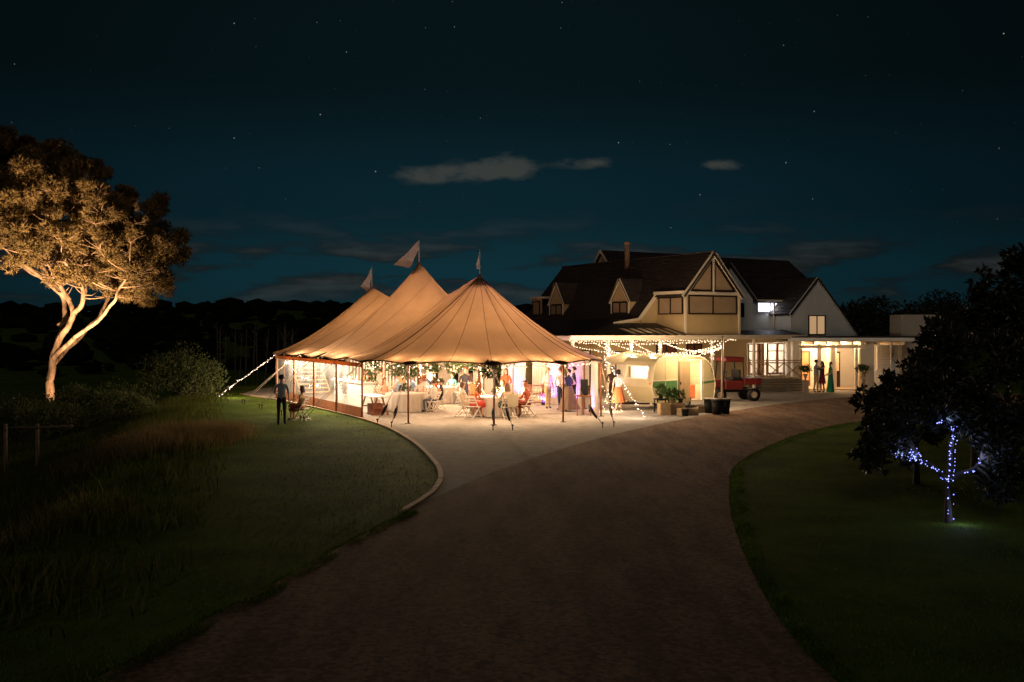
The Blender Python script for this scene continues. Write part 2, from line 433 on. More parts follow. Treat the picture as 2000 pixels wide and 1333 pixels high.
sheet('driveway', drive, .012, m_drive)
# timber edging round the left lawn, laid in short boards
kerb = struct(bpy.data.objects.new('kerb', None)); COL.objects.link(kerb)
kl = [p for p in kerb_line]
for i in range(0, len(kl) - 2, 2):
    mb = MB(); a, b, c = kl[i], kl[i + 1], kl[i + 2]
    for p, q in ((a, b), (b, c)):
        d = (q - p).normalized() * .004
        h = random.uniform(.085, .105)
        mb.bar(p + Vector((0, 0, .025)) + d, q + Vector((0, 0, .025)) - d * .2, .115, h * .65)
    mb.build('edging_board', m_kerb, kerb)

# ------------------------------------------------------------------ grass
def blades(name, spots, hmin, hmax, wid, m, lean=.35, seg=1):
    mb = MB(); R = random.Random(5)
    for (x, y, k) in spots:
        z = gz(x, y); h = R.uniform(hmin, hmax) * k; a = R.uniform(0, pi); w = wid * R.uniform(.6, 1.3)
        lx = R.gauss(0, lean) * h; ly = R.gauss(0, lean) * h
        dx, dy = cos(a) * w, sin(a) * w
        if seg == 1:
            mb.quad((x - dx, y - dy, z - .01), (x + dx, y + dy, z - .01), (x + lx, y + ly, z + h))
        else:
            mb.quad((x - dx, y - dy, z - .01), (x + dx, y + dy, z - .01), (x + dx * .7 + lx * .35, y + dy * .7 + ly * .35, z + h * .6), (x - dx * .7 + lx * .35, y - dy * .7 + ly * .35, z + h * .6))
            mb.quad((x - dx * .7 + lx * .35, y - dy * .7 + ly * .35, z + h * .6), (x + dx * .7 + lx * .35, y + dy * .7 + ly * .35, z + h * .6), (x + lx, y + ly, z + h))
    return mb.build(name, m, kind='stuff')
def inside(p, poly):
    c = False; n = len(poly); j = n - 1
    for i in range(n):
        a, b = poly[i], poly[j]
        if (a.y > p[1]) != (b.y > p[1]) and p[0] < (b.x - a.x) * (p[1] - a.y) / (b.y - a.y) + a.x: c = not c
        j = i
    return c
R = random.Random(13); spots = []
def along(P, n, w0, w1, side):
    for _ in range(n):
        i = R.randrange(len(P) - 1); p = P[i] + (P[i + 1] - P[i]) * R.random(); t = (P[i + 1] - P[i]).normalized()
        nn = Vector((t.y, -t.x, 0)) * side; o = R.uniform(w0, w1); k = mnoise.noise(Vector((p.x * 1.3, p.y * 1.3, 5)))
        q = p + nn * (o + .05 + k * .16)
        spots.append((q.x, q.y, 1 + k))
along([p for p in right_edge if 4 < p.y < 42], 5000, -.04, .2, 1); along([p for p in left_edge if p.y > 5], 5000, -.10, .18, -1)
tag(blades('edge_grass', spots, .025, .065, .010, m_blade, .55), 'ragged grass tufts creeping over the drive edges', 'grass')
R = random.Random(3)
spots = []
while len(spots) < 30000:
    y = 9 + 43 * R.random() ** 1.5; x = R.uniform(-.52, .52) * y
    if -x > edge_b(y) + 2.5: continue
    if inside((x, y), drive) or inside((x, y), pad): continue
    if x > 0 and y > 44: continue
    n = mnoise.noise(Vector((x * .5, y * .5, 0)))
    spots.append((x, y, 1 + .4 * n))
tag(blades('lawn_grass', spots, .02, .05, .010, m_blade, .5), 'short mown grass of the lawns either side of the drive', 'grass')
spots = []
while len(spots) < 30000:
    y = R.uniform(10, 52); d = R.uniform(-1.0, 18); x = -edge_b(y) - d
    if d < 2 and R.random() > .35 + .3 * d: continue
    n = mnoise.noise(Vector((x * .35, y * .35, 4)))
    if n < -.15 and R.random() < .7: continue
    if x < -.56 * y - 1: continue
    spots.append((x, y, .55 + .9 * max(0, n + .2)))
tag(blades('rough_grass', spots, .18, .42, .014, m_rough, .35, 2), 'long rough grass covering the slope left of the lawn', 'grass')
spots = []
for (px, py, sx, n) in ((235, 868, 60, 1500), (300, 858, 60, 1800), (390, 850, 50, 1500), (440, 858, 34, 900), (200, 866, 45, 800), (120, 990, 90, 120), (60, 1010, 80, 120), (330, 870, 80, 900)):
    c = GP(px, py); s = c.y / F
    for _ in range(n * 2):
        spots.append((c.x + R.gauss(0, sx * s * .6), c.y + R.gauss(0, 1.1), R.uniform(.7, 1.1)))
tag(blades('dry_grass', spots, .20, .56, .007, m_dry, .38, 2), 'tall dry seeding grass along the crest left of the lawn', 'grass')

# ------------------------------------------------------------------ far hillside wood (reads as one mass)
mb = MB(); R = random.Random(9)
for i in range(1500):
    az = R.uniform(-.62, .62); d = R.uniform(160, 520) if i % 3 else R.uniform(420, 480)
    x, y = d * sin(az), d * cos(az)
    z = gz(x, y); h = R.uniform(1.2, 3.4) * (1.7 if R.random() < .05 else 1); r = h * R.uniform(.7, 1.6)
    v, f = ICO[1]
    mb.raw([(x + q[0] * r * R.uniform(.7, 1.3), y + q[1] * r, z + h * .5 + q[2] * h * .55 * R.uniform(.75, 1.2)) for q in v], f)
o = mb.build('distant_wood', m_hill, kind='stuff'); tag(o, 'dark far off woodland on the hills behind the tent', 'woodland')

# ------------------------------------------------------------------ foliage helpers
def leaf(mb, p, d, L, w, R):
    """one pointed leaf folded along its midrib"""
    d = d.normalized(); s = d.cross(Vector((R.gauss(0, 1), R.gauss(0, 1), R.gauss(0, 1))))
    if s.length < 1e-3: s = d.cross(Vector((1, 0, 0)))
    s.normalize(); u = s.cross(d) * (w * .35)
    a = p; b = p + d * L * .5 + s * w * .5 + u; c = p + d * L; e = p + d * L * .5 - s * w * .5 + u
    mb.quad(a, b, c); mb.quad(a, c, e)
def rand_dir(R):
    z = R.uniform(-1, 1); a = R.uniform(0, 2 * pi); r = sqrt(1 - z * z); return Vector((r * cos(a), r * sin(a), z))
def clump(mb, c, rx, ry, rz, n, L, w, R, up=.3):
    for _ in range(n):
        d = rand_dir(R); k = R.random() ** .45
        p = Vector(c) + Vector((d.x * rx, d.y * ry, d.z * rz)) * k
        leaf(mb, p, d + rand_dir(R) * .7 + Vector((0, 0, up)), L * R.uniform(.7, 1.3), w * R.uniform(.7, 1.3), R)

# ------------------------------------------------------------------ floodlit pine
PY = 58.0
def pp(x, y, dy=0.0):        # study-sketch coordinates -> metres in the pine's own upright plane
    return WP(x / 2.083, 240 + y / 2.083, PY) * 1.0 + Vector((0, dy, 0))
pine = thing('pine_tree', 'tall spreading pine lit orange from below, beyond the shrubs', 'tree', (-26.9, PY, gz(-26.9, PY)))
def loc(v, o): return Vector(v) - Vector(o.location)
limbs = [
    ([(202, 1200, 0), (205, 1060, 0), (212, 985, 0), (228, 905, 0), (264, 832, .3), (282, 775, .5), (262, 722, .6), (215, 675, .4), (150, 620, .2), (95, 580, 0)], .36, .10),
    ([(282, 775, .5), (322, 745, .2), (346, 690, -.2), (345, 640, -.8), (380, 570, -1.2), (420, 480, -1.0)], .22, .07),
    ([(215, 965, 0), (245, 938, -.3), (340, 870, -1.0), (440, 810, -1.6), (515, 735, -2.0), (545, 690, -2.2), (590, 620, -2.2)], .24, .06),
    ([(205, 1000, .2), (192, 900, 1.2), (198, 800, 2.0), (182, 710, 2.4), (135, 645, 2.3), (70, 605, 2.0), (15, 570, 1.8)], .27, .09),
    ([(214, 985, 0), (280, 870, 1.5), (335, 790, 2.2), (356, 720, 2.8), (420, 640, 3.0), (500, 560, 3.0)], .2, .06),
    ([(192, 830, 1.5), (240, 760, 2.5), (250, 680, 3.2), (230, 560, 3.4), (200, 430, 3.2), (190, 300, 3.0), (170, 180, 2.6)], .24, .06),
    ([(262, 722, .6), (230, 640, .2), (200, 560, -.5), (180, 480, -1.0), (160, 380, -1.2), (130, 270, -.8), (110, 160, -.4)], .2, .05),
    ([(180, 480, -1.0), (110, 430, -2.0), (40, 420, -2.6), (-60, 400, -2.6)], .12, .04),
    ([(135, 645, 2.3), (60, 520, 2.4), (0, 420, 2.6), (-80, 300, 2.4)], .16, .04),
    ([(345, 640, -.8), (300, 520, -2.2), (290, 400, -2.6), (310, 280, -2.2)], .13, .04),
    ([(420, 480, -1.0), (480, 420, -1.0), (520, 350, -.6)], .07, .03),
]
nodes = []; mb = MB(); o0 = pine.location
for pts, r0, r1 in limbs:
    P = catmull([pp(*q) for q in pts], 5); n = len(P)
    P = [q + Vector((mnoise.noise(q * 1.3), mnoise.noise(q * 1.3 + Vector((9, 0, 0))), 0)) * .14 * min(1, i / 3) for i, q in enumerate(P)]
    r0 *= .84
    mb.tube([loc(p, pine) for p in P], [r0 + (r1 - r0) * (i / (n - 1)) ** .5 for i in range(n)], 9)
    nodes += [(p, r0 + (r1 - r0) * (i / (n - 1)) ** .7) for i, p in enumerate(P) if p.z > 5.2]
R = random.Random(61)
low = [q for q in nodes if q[0].z < 9.5]
for _ in range(70):       # bare dead twigs below and inside the crown
    q, r = R.choice(low); d_ = Vector((R.gauss(0, 1), R.gauss(0, .8), R.uniform(.1, .9))).normalized(); l_ = R.uniform(.6, 1.9)
    m_ = q + d_ * l_ * .5 + Vector((0, 0, -.08)); e_ = q + d_ * l_ + Vector((R.gauss(0, .15), 0, .12))
    mb.tube([loc(q, pine), loc(m_, pine), loc(e_, pine)], [.04, .026, .010], 5)
mb.build('trunk', m_pine_bark, pine, smooth=True)
outline = [(0, 85), (80, 90), (150, 78), (235, 102), (270, 145), (330, 150), (385, 190), (425, 235), (435, 295), (470, 285), (540, 300), (560, 350), (615, 400), (630, 470), (680, 490), (715, 555), (690, 630), (640, 700), (570, 740), (480, 715), (400, 700), (330, 660), (250, 600), (150, 550), (40, 505), (-80, 490), (-260, 470), (-330, 330), (-240, 150), (-100, 60)]
op = [Vector((a, b, 0)) for a, b in outline]
R = random.Random(21); pads = []
tries = 0
while len(pads) < 235 and tries < 20000:
    tries += 1
    x, y = R.uniform(-320, 715), R.uniform(40, 715)
    if not inside((x, y), op): continue
    ex = (x - 190) / 530; ey = (y - 380) / 360
    t = max(.15, 1 - ex * ex - ey * ey * .8) ** .5
    if mnoise.noise(Vector((x * .013, y * .017, 7))) < -.06 and R.random() < .92: continue
    dy = R.uniform(-1, 1) * 6.2 * t
    p = pp(x, y, dy)
    if any((p - q).length < 1.0 for q in pads): continue
    pads.append(p)
br = MB(); nd = MB()
for p in pads:
    q, r = min(nodes, key=lambda t: (t[0] - p).length + max(0, t[0].z - p.z + .4) * 1.2)
    dq = p - q; mid = q + dq * .5 + Vector((R.gauss(0, .2), R.gauss(0, .2), -.06 * dq.length))
    P = catmull([q, mid, p], 4); n = len(P)
    rr = min(r * .6, .02 + .018 * dq.length)
    br.tube([loc(a, pine) for a in P], [rr + (.014 - rr) * i / (n - 1) for i in range(n)], 5)
    rx = R.uniform(.75, 1.25)
    for k in range(7):      # twigs
        a = R.uniform(0, 2 * pi); e = p + Vector((cos(a) * rx * .8, sin(a) * rx * .8, R.uniform(-.05, .35)))
        br.tube([loc(p - dq * .12, pine), loc((p + e) / 2 + Vector((0, 0, -.05)), pine), loc(e, pine)], [.016, .012, .006], 4, False)
    ns_ = R.randint(3, 5)
    for _s in range(ns_):            # each bough carries a few uneven brushes of needles
        sc = p + Vector((R.gauss(0, .42), R.gauss(0, .42), R.gauss(.10, .24))) * rx; sr = R.uniform(.28, .52) * rx
        for _ in range(int(150 * sr * 1.6)):
            dd = rand_dir(R); k = R.random() ** .5
            c = loc(sc + Vector((dd.x, dd.y, dd.z * .85)) * (sr * k), pine); ax = dd * .8 + Vector((0, 0, .45))
            for _ in range(6):
                d = (ax + rand_dir(R) * .7).normalized(); l = R.uniform(.14, .30)
                s = d.cross(rand_dir(R)).normalized() * .022
                nd.quad(c - s, c + s, c + d * l)
br.build('branches', m_pine_bark, pine, smooth=True, kind='stuff')
nd.build('crown', m_needle, pine, kind='stuff')
# the garden floodlight that lights it from below
def aim(o, target): o.rotation_euler = (Vector(target) - Vector(o.location)).to_track_quat('-Z', 'Y').to_euler()
fl = thing('garden_floodlight', 'garden floodlight standing among shrubs below the pine', 'floodlight', (-23.4, 50.6, gz(-23.4, 50.6)))
mb = MB(); mb.tube([(0, 0, 0), (0, 0, 1.1)], .025, 8); mb.build('stake', m_iron, fl)
mb = MB(); mb.lathe([(.05, -.09), (.11, .06), (.12, .09)], 14, (0, 0, 1.2)); mb.build('lamp_head', m_iron, fl, True)
s = lamp('floodlight_beam', 'SPOT', (0, 0, 1.35), 27000, (1.0, .63, .34), fl, .08, spot_size=radians(84), spot_blend=.7)
s.rotation_euler = (Vector((-26.7, 57.0, 9.6)) - Vector((-23.4, 50.6, -.4))).to_track_quat('-Z', 'Y').to_euler()

f2 = thing('garden_floodlight', 'small floodlight at the foot of the pine trunk', 'floodlight', (-25.6, 56.3, gz(-25.6, 56.3)))
mb = MB(); mb.tube([(0, 0, 0), (0, 0, .35)], .025, 8); mb.build('stake', m_iron, f2)
mb = MB(); mb.lathe([(.05, -.09), (.11, .06), (.12, .09)], 14, (0, 0, .45)); mb.build('lamp_head', m_iron, f2, True)
s = lamp('floodlight_beam', 'SPOT', (0, 0, .62), 900, (1.0, .62, .34), f2, .08, spot_size=radians(90), spot_blend=.6)
s.rotation_euler = Vector((-1.4, 1.7, 3.6)).to_track_quat('-Z', 'Y').to_euler()

# ------------------------------------------------------------------ shrubs left
def shrub(label, c, rx, ry, rz, lobes, n, L, w, m, seed, name='shrub', group='shrubs below the lawn crest'):
    R = random.Random(seed); z0 = gz(c[0], c[1])
    t = thing(name, label, 'shrub', (c[0], c[1], z0), 0, group)
    st = MB(); fo = MB()
    for i in range(lobes):
        a = R.uniform(0, 2 * pi); k = sqrt(R.random()) * .75; zc = R.uniform(.35, .8) * rz * 1.3 * (1.05 - k * .45)
        p = Vector((cos(a) * k * rx, sin(a) * k * ry, zc)); q = R.uniform(.30, .48)
        st.tube([(0, 0, -.1), p * .5 + Vector((0, 0, .1)), p], [.05, .035, .012], 5)
        clump(fo, p, rx * q, ry * q, rz * q, n // lobes, L, w, R)
    st.build('stems', m_bark, t); fo.build('foliage', m, t, kind='stuff')
    return t
shrub('large rounded evergreen shrub standing just past the lawn edge', (-16.6, 50.0), 2.1, 1.8, 2.05, 26, 8500, .13, .07, m_leaf, 1)
shrub('spreading shrub tucked between the large rounded one and the pine', (-19.7, 48.5), 2.3, 1.8, 1.6, 20, 5500, .13, .07, m_leaf, 2)
shrub('low shrub beside the lawn crest, in front of the spreading one', (-17.9, 46.4), 1.6, 1.4, 1.05, 14, 3600, .12, .06, m_leaf, 3)
shrub('dark bush hiding the foot of the pine', (-25.4, 53.6), 2.6, 1.4, 1.5, 22, 5200, .14, .07, m_leaf, 4)
shrub('dark bush left of the pine trunk', (-28.0, 53), 2.4, 2.0, 1.9, 18, 4800, .14, .07, m_leaf, 5)
shrub('low bush behind the wooden fence rail', (-19.6, 43.2), 2.4, 1.8, 1.35, 18, 4600, .13, .06, m_leaf, 6)
shrub('broad dark bush at the end of the fence rail', (-22.2, 44.5), 2.3, 1.9, 1.6, 18, 4600, .13, .06, m_leaf, 7)
shrub('small bush behind the dry seeding grass', (-16.6, 43.4), 1.5, 1.2, .95, 12, 2600, .11, .055, m_leaf, 8)

# pale bare trunks far down the slope
R = random.Random(4)
for i in range(16):
    px = R.uniform(425, 570); Y = R.uniform(88, 105); x = (px - 1000) * Y / F
    z = gz(x, Y); zt = EYE - (R.uniform(630, 655) - HZ) * Y / F
    t = thing('bare_tree', 'slim pale bare trunk in the row down the slope behind the tent', 'tree', (x, Y, z), 0, 'pale trunks on the far slope')
    mb = MB(); h = zt - z; lx = R.gauss(0, .2)
    mb.tube([(0, 0, -.1), (lx * .4, 0, h * .5), (lx, 0, h)], [.10, .08, .04], 6); mb.build('trunk', mat('pale_trunk', (.10, .09, .065), .9), t)
    for k in range(4):
        mb = MB(); z1 = h * R.uniform(.55, .95); a = R.uniform(-1, 1)
        mb.tube([(lx * .7, 0, z1), (lx * .7 + a * .7, R.uniform(-.4, .4), z1 + .8)], [.035, .015], 4)
        mb.build('branch', MATS['pale_trunk'], t)

# ------------------------------------------------------------------ wooden rail fence
fence = thing('rail_fence', 'low wooden rail fence on the rough slope left', 'fence', (-15.5, 31, gz(-15.5, 31)))
mb = MB(); a = loc(WP(22, 836, 31.5), fence); b = loc(WP(140, 832, 30.0), fence)
mb.tube([a, (a + b) / 2 + Vector((0, 0, -.02)), b], [.04, .036, .04], 8); mb.build('rail', mat('weathered_wood', (.16, .11, .065), .85, .3, 5, .4), fence, True)
for (px, Y) in ((8, 31.7), (70, 30.9)):
    p = WP(px, 835, Y); mb = MB(); q = loc(p, fence)
    mb.tube([(q.x, q.y + .09, gz(p.x, p.y) - fence.location.z - .2), (q.x, q.y + .09, q.z + .10)], .055, 8); mb.build('post', MATS['weathered_wood'], fence, True)

# ------------------------------------------------------------------ magnolia trees right
def magnolia(label, base, forks, crowns, seed, leaves, L=.17, w=.075, group=None, r0=.085):
    R = random.Random(seed); t = thing('magnolia_tree', label, 'tree', base, 0, group)
    tr = MB(); fo = MB(); tips = []
    for pts in forks:
        n = len(pts); P = catmull(pts, 4)
        k = r0 if pts[0][2] < .3 else r0 * .62
        tr.tube(P, [k * (1 - .75 * i / (len(P) - 1)) for i in range(len(P))], 8)
        tips += [p for p in P[len(P) // 2:]]
    for (c, r) in crowns:
        c = Vector(c); q = min(tips, key=lambda t: (t - c).length)
        tr.tube([q, (q + c) / 2 + Vector((0, 0, .06)), c], [.028, .02, .008], 5)
    sub = []
    for (c, r) in crowns:
        for _ in range(5): q_ = Vector(c) + rand_dir(R) * r * R.uniform(.35, .85); sub.append((q_, r * R.uniform(.32, .55)))
    crowns = sub; leaves = int(leaves * 1.9)
    tot = sum(r ** 2 for c, r in crowns)
    for (c, r) in crowns:
        n = int(leaves * r * r / tot)
        # leaves sit in whorls at twig ends
        for _ in range(max(1, n // 9)):
            d = rand_dir(R); k = R.random() ** .4; p = Vector(c) + d * r * k * .9; p.z = max(p.z, .18); ax = (d + Vector((0, 0, .4))).normalized()
            for _ in range(9):
                leaf(fo, p + rand_dir(R) * .03, ax * .5 + rand_dir(R) * .9, L * R.uniform(.5, 1.1), w * R.uniform(.6, 1.1), R)
    tr.build('trunk', m_bark, t, True); fo.build('crown', m_mag, t, kind='stuff')
    return t
mag_base = GP(1852, 1021)
forks = [[(0, 0, -.05), (0, .02, .35), (-.01, 0, .74)],
         [(-.01, 0, .70), (-.25, -.05, .95), (-.55, -.1, 1.12), (-.78, -.1, 1.15), (-1.02, -.1, 1.20)],
         [(0, 0, .70), (.05, .05, 1.0), (.06, .05, 1.35), (.10, 0, 1.62), (-.10, -.1, 1.75), (-.28, -.15, 1.80)],
         [(0, 0, .72), (.25, .1, .85), (.48, .1, .93), (.62, .1, 1.10)],
         [(.06, .05, 1.3), (.2, .3, 1.8), (.1, .4, 2.4), (0, .3, 2.9)],
         [(-.55, -.1, 1.12), (-.7, .2, 1.6), (-.9, .3, 2.0)]]
crowns = [((-.95, .05, 1.55), .50), ((-1.25, .25, 1.25), .42), ((-.55, .1, 1.75), .5), ((-.15, .1, 2.05), .5), ((.35, .2, 1.9), .5), ((.75, .2, 1.55), .5), ((.95, .1, 1.1), .5),
          ((1.15, .1, .65), .42), ((.9, .0, .55), .35), ((-.75, .35, 2.2), .5), ((-1.05, .5, 2.0), .45), ((-.3, .3, 2.6), .5), ((.1, .3, 2.9), .45), ((-.1, .35, 3.25), .35), ((.5, .3, 2.5), .55), ((-1.2, .3, .98), .3), ((.65, .1, 2.0), .5), ((1.2, .3, 1.6), .6)]
mag = magnolia('magnolia with its trunk and limbs wound in blue white fairy lights', mag_base, forks, crowns, 31, 4300)
magnolia('magnolia with a bare dark trunk behind the fairy lit one', GP(1790, 945), [[(0, 0, -.05), (0, 0, .5), (.03, 0, 1.0)], [(0, 0, .9), (-.4, 0, 1.4), (-.6, .1, 2.0)], [(0, 0, .9), (.3, 0, 1.5), (.3, .1, 2.3)]],
         [((-.5, 0, 1.75), .5), ((-.2, 0, 2.0), .6), ((.3, 0, 2.0), .6), ((-.75, .2, 1.3), .4), ((.1, .2, 2.5), .55), ((.55, .2, 2.6), .5), ((.75, .2, 3.1), .45), ((-.4, .2, 1.2), .45), ((.5, 0, 1.35), .5)], 32, 3600)
magnolia('tall dark magnolia rising behind the fairy lit one, near the chimney', Vector((10.9, 23.5, 0)), [[(0, 0, -.05), (0, 0, 1.0), (0, 0, 2.0)], [(0, 0, 1.6), (-.5, 0, 2.6), (-.8, 0, 3.3)], [(0, 0, 1.6), (.5, 0, 2.8), (.6, 0, 4.2)]],
         [((-.9, 0, 2.6), .7), ((-.6, 0, 3.3), .55), ((-.85, 0, 3.55), .35), ((.1, 0, 3.0), .9), ((.6, 0, 3.9), .9), ((.9, 0, 4.6), .7), ((.2, 0, 4.3), .6), ((1.0, 0, 2.6), .9), ((0, 0, 1.7), .8), ((-.9, 0, 1.6), .7), ((1.2, 0, 1.5), .9)], 33, 4200, .2, .09)
magnolia('big dark tree filling the lawn corner beside the fairy lit magnolia', Vector((11.3, 18.6, 0)), [[(0, 0, -.05), (0, 0, 1.0), (0, 0, 2.0)], [(0, 0, 1.6), (-.5, 0, 2.6), (-.6, 0, 3.3)], [(0, 0, 1.6), (.5, 0, 2.8), (.6, 0, 4.2)]],
         [((-1.0, 0, 1.2), .8), ((-1.1, 0, 2.2), .85), ((-.8, 0, 3.1), .85), ((-.2, 0, 3.9), .9), ((.3, 0, 2.6), 1.2), ((.2, 0, 1.3), 1.1), ((.7, 0, 4.3), .6), ((-1.5, 0, 1.7), .5), ((1.2, 0, 3.4), 1.0), ((1.2, 0, 1.6), 1.1), ((-1.35, .2, .75), .45)], 34, 5200, .2, .09)
shrub('leafy shrub with pale flower buds beside the right hand drive edge', (14.9, 36.2), 1.9, 1.4, .95, 16, 2600, .17, .07, m_mag, 35, 'shrub', 'shrubs by the house drive')
shrub('dark leafy shrub in front of the louvred wall', (17.2, 38.0), 1.8, 1.2, 1.25, 14, 2200, .17, .07, m_mag, 36, 'shrub', 'shrubs by the house drive')
def broadleaf(label, base, h, r, n, seed, group):
    R = random.Random(seed); t = thing('broadleaf_tree', label, 'tree', base, 0, group)
    tr = MB(); fo = MB(); tr.tube([(0, 0, -.2), (.1, 0, h * .4), (0, 0, h * .8)], [.22, .16, .05], 8)
    for i in range(16):
        a = R.uniform(0, 2 * pi); k = sqrt(R.random()) * r * .8; p = Vector((cos(a) * k, sin(a) * k, h * R.uniform(.4, .9)))
        tr.tube([(0, 0, h * .35), p], [.06, .02], 5); clump(fo, p, r * .42, r * .42, h * .13, n // 16, .3, .16, R)
    tr.build('trunk', m_bark, t, True); fo.build('crown', m_mag, t, kind='stuff')
for i, (x, y, h, r) in enumerate(((25.5, 76, 5.4, 2.8), (30, 82, 6.2, 3.2), (35, 80, 6.4, 3.4), (34, 62, 6.4, 3.0), (28.5, 66, 5.0, 2.2))):
    broadleaf(('dark tree behind the house just right of the low gable', 'tall dark tree behind the chimney block', 'dark tree at the far end of the house', 'dark tree past the chimney block, beside the drive', 'small dark tree against the chimney block')[i], (x, y, 0), h, r, 2400, 50 + i, 'dark trees behind the house')
# ------------------------------------------------------------------ string lights
def resample(P, step):
    P = [Vector(p) for p in P]; out = [P[0].copy()]; acc = 0
    for a, b in zip(P, P[1:]):
        l = (b - a).length; t = step - acc
        while t <= l: out.append(a + (b - a) * (t / l)); t += step
        acc = (acc + l) % step if l + acc >= step else acc + l
    return out
def strand(label, P, step=.22, r=.026, m=None, watts=0, nl=0, color=WARM, jitter=.02, group=None, sag=0, name='string_lights', seed=1, offset=(0, 0, -.03), wire=True):
    R = random.Random(seed); P = [Vector(p) for p in P]
    if sag:
        a, b = P[0], P[-1]; P = [a + (b - a) * (i / 16) + Vector((0, 0, -sag * 4 * (i / 16) * (1 - i / 16))) for i in range(17)]
    t = thing(name, label, 'string lights', P[0], 0, group); o = P[0]
    if wire:
        mb = MB(); mb.tube([p - o for p in P], .006, 4); mb.build('cable', m_wire, t)
    pts = resample(P, step); mb = MB()
    for p in pts:
        q = p - o + Vector((R.gauss(0, jitter), R.gauss(0, jitter), R.gauss(0, jitter))) + Vector(offset); mb.ico(q, r * R.uniform(.8, 1.15), 1)
    mb.build('bulbs', m or m_bulb, t, kind='stuff')
    for i in range(nl):
        k = .12 + .76 * (i + .5) / nl; p = pts[min(len(pts) - 1, int(k * len(pts)))]
        lamp('bulb_glow', 'POINT', p - o + Vector((0, 0, -.03)), watts * 1.95 / nl, color, t, .06)
    return t

# ------------------------------------------------------------------ sailcloth tent
TR = radians(27.6)
TC = Vector((-1.31, 40.3, 0))
tent = thing('sailcloth_tent', 'large three peaked cream sailcloth tent glowing orange on the gravel', 'tent', TC, TR)
def T2W(x, y, z=0): return TC + Vector((x * cos(TR) - y * sin(TR), x * sin(TR) + y * cos(TR), z))
def W2T(p): d = Vector(p) - TC; return Vector((d.x * cos(TR) + d.y * sin(TR), -d.x * sin(TR) + d.y * cos(TR), d.z))
TL, TRAD, EAVE = 12.9, 5.0, 2.13
PEAKS = (5.56, 6.45, 5.56)
poles_front = [-90, -57, -20, 12, 46, 90]
perim = []     # (x,y, ridge_y, is_pole)
def add_seg(a, b, npan):
    for k in range(npan): perim.append((a, b, k / npan))
stations = []
for a, b in zip(poles_front, poles_front[1:]):
    stations += [('f', a, True), ('f', (a + b) / 2, False)]
for k in range(4): stations += [('r', k * TL / 4, True), ('r', (k + .5) * TL / 4, False)]
pb = [90, 56, 20, -14, -48, -90]
for a, b in zip(pb, pb[1:]): stations += [('b', a, True), ('b', (a + b) / 2, False)]
for k in range(4): stations += [('l', TL - k * TL / 4, True), ('l', TL - (k + .5) * TL / 4, False)]
def st_xy(kind, v):
    if kind == 'f': return TRAD * sin(radians(v)), -TRAD * cos(radians(v)), 0.0
    if kind == 'b': return TRAD * sin(radians(v)), TL + TRAD * cos(radians(v)), TL
    return (TRAD if kind == 'r' else -TRAD), v, v
def ridge(y):
    h = TL / 2
    if y <= h: t = y / h; p0, p1 = PEAKS[0], PEAKS[1]
    else: t = (y - h) / h; p0, p1 = PEAKS[1], PEAKS[2]
    s = 4.9; a = .5
    k = t / a if t < a else (1 - t) / (1 - a)
    pk = p0 if t < a else p1
    return s + (pk - s) * (1 - smooth(k) * .35 - k * .65)
def canopy_pt(x, y, ry, v, zs):
    """v: 0 ridge .. 1 eave"""
    top = ridge(ry); px = x * v; py = ry + (y - ry) * v
    g = (1 - v) ** 1.40
    z = zs + (top - zs) * g
    if 0 < ry < TL:  # soft shoulder between the peaks
        z -= .10 * sin(pi * v) * (1 - abs((ry / (TL / 2)) % 1 - .5) * 2)
    return Vector((px, py, z))
NS = len(stations)
for i in range(NS):
    k0, v0, isp = stations[i]; k1, v1, _ = stations[(i + 1) % NS]
    if k1 != k0: v1 = {'f': 90, 'r': TL, 'b': -90, 'l': 0}[k0]
    rows = []
    for r in range(17):
        v = (r / 16) ** 1.15 * .985 + .015 if k0 in 'fb' else (r / 16)
        row = []
        for c in range(5):
            f = c / 4; x, y, ry = st_xy(k0, v0 + (v1 - v0) * f)
            u = (f * .5) if isp else (.5 + f * .5)
            zs = EAVE + .12 * (1 - abs(2 * u - 1) ** 2)
            p = canopy_pt(x, y, ry, v, zs)
            p.z -= .035 * sin(pi * f) * v
            row.append(p)
        rows.append(row)
    mb = MB(); mb.grid(rows); mb.build('canopy_panel', m_canvas, tent, True)
    # seam rope at the station
    heavy = (k0 == 'f' and v0 == -90)
    mb = MB(); P = []
    for r in range(17):
        v = r / 16 * .98 + .02; x, y, ry = st_xy(k0, v0); p = canopy_pt(x, y, ry, v, EAVE if isp else EAVE + .12); P.append(p + Vector((0, 0, .012)))
    mb.tube(P, .022 if heavy else (.009 if k0 in 'fb' else .005), 5); mb.build('seam', m_seam, tent, True)
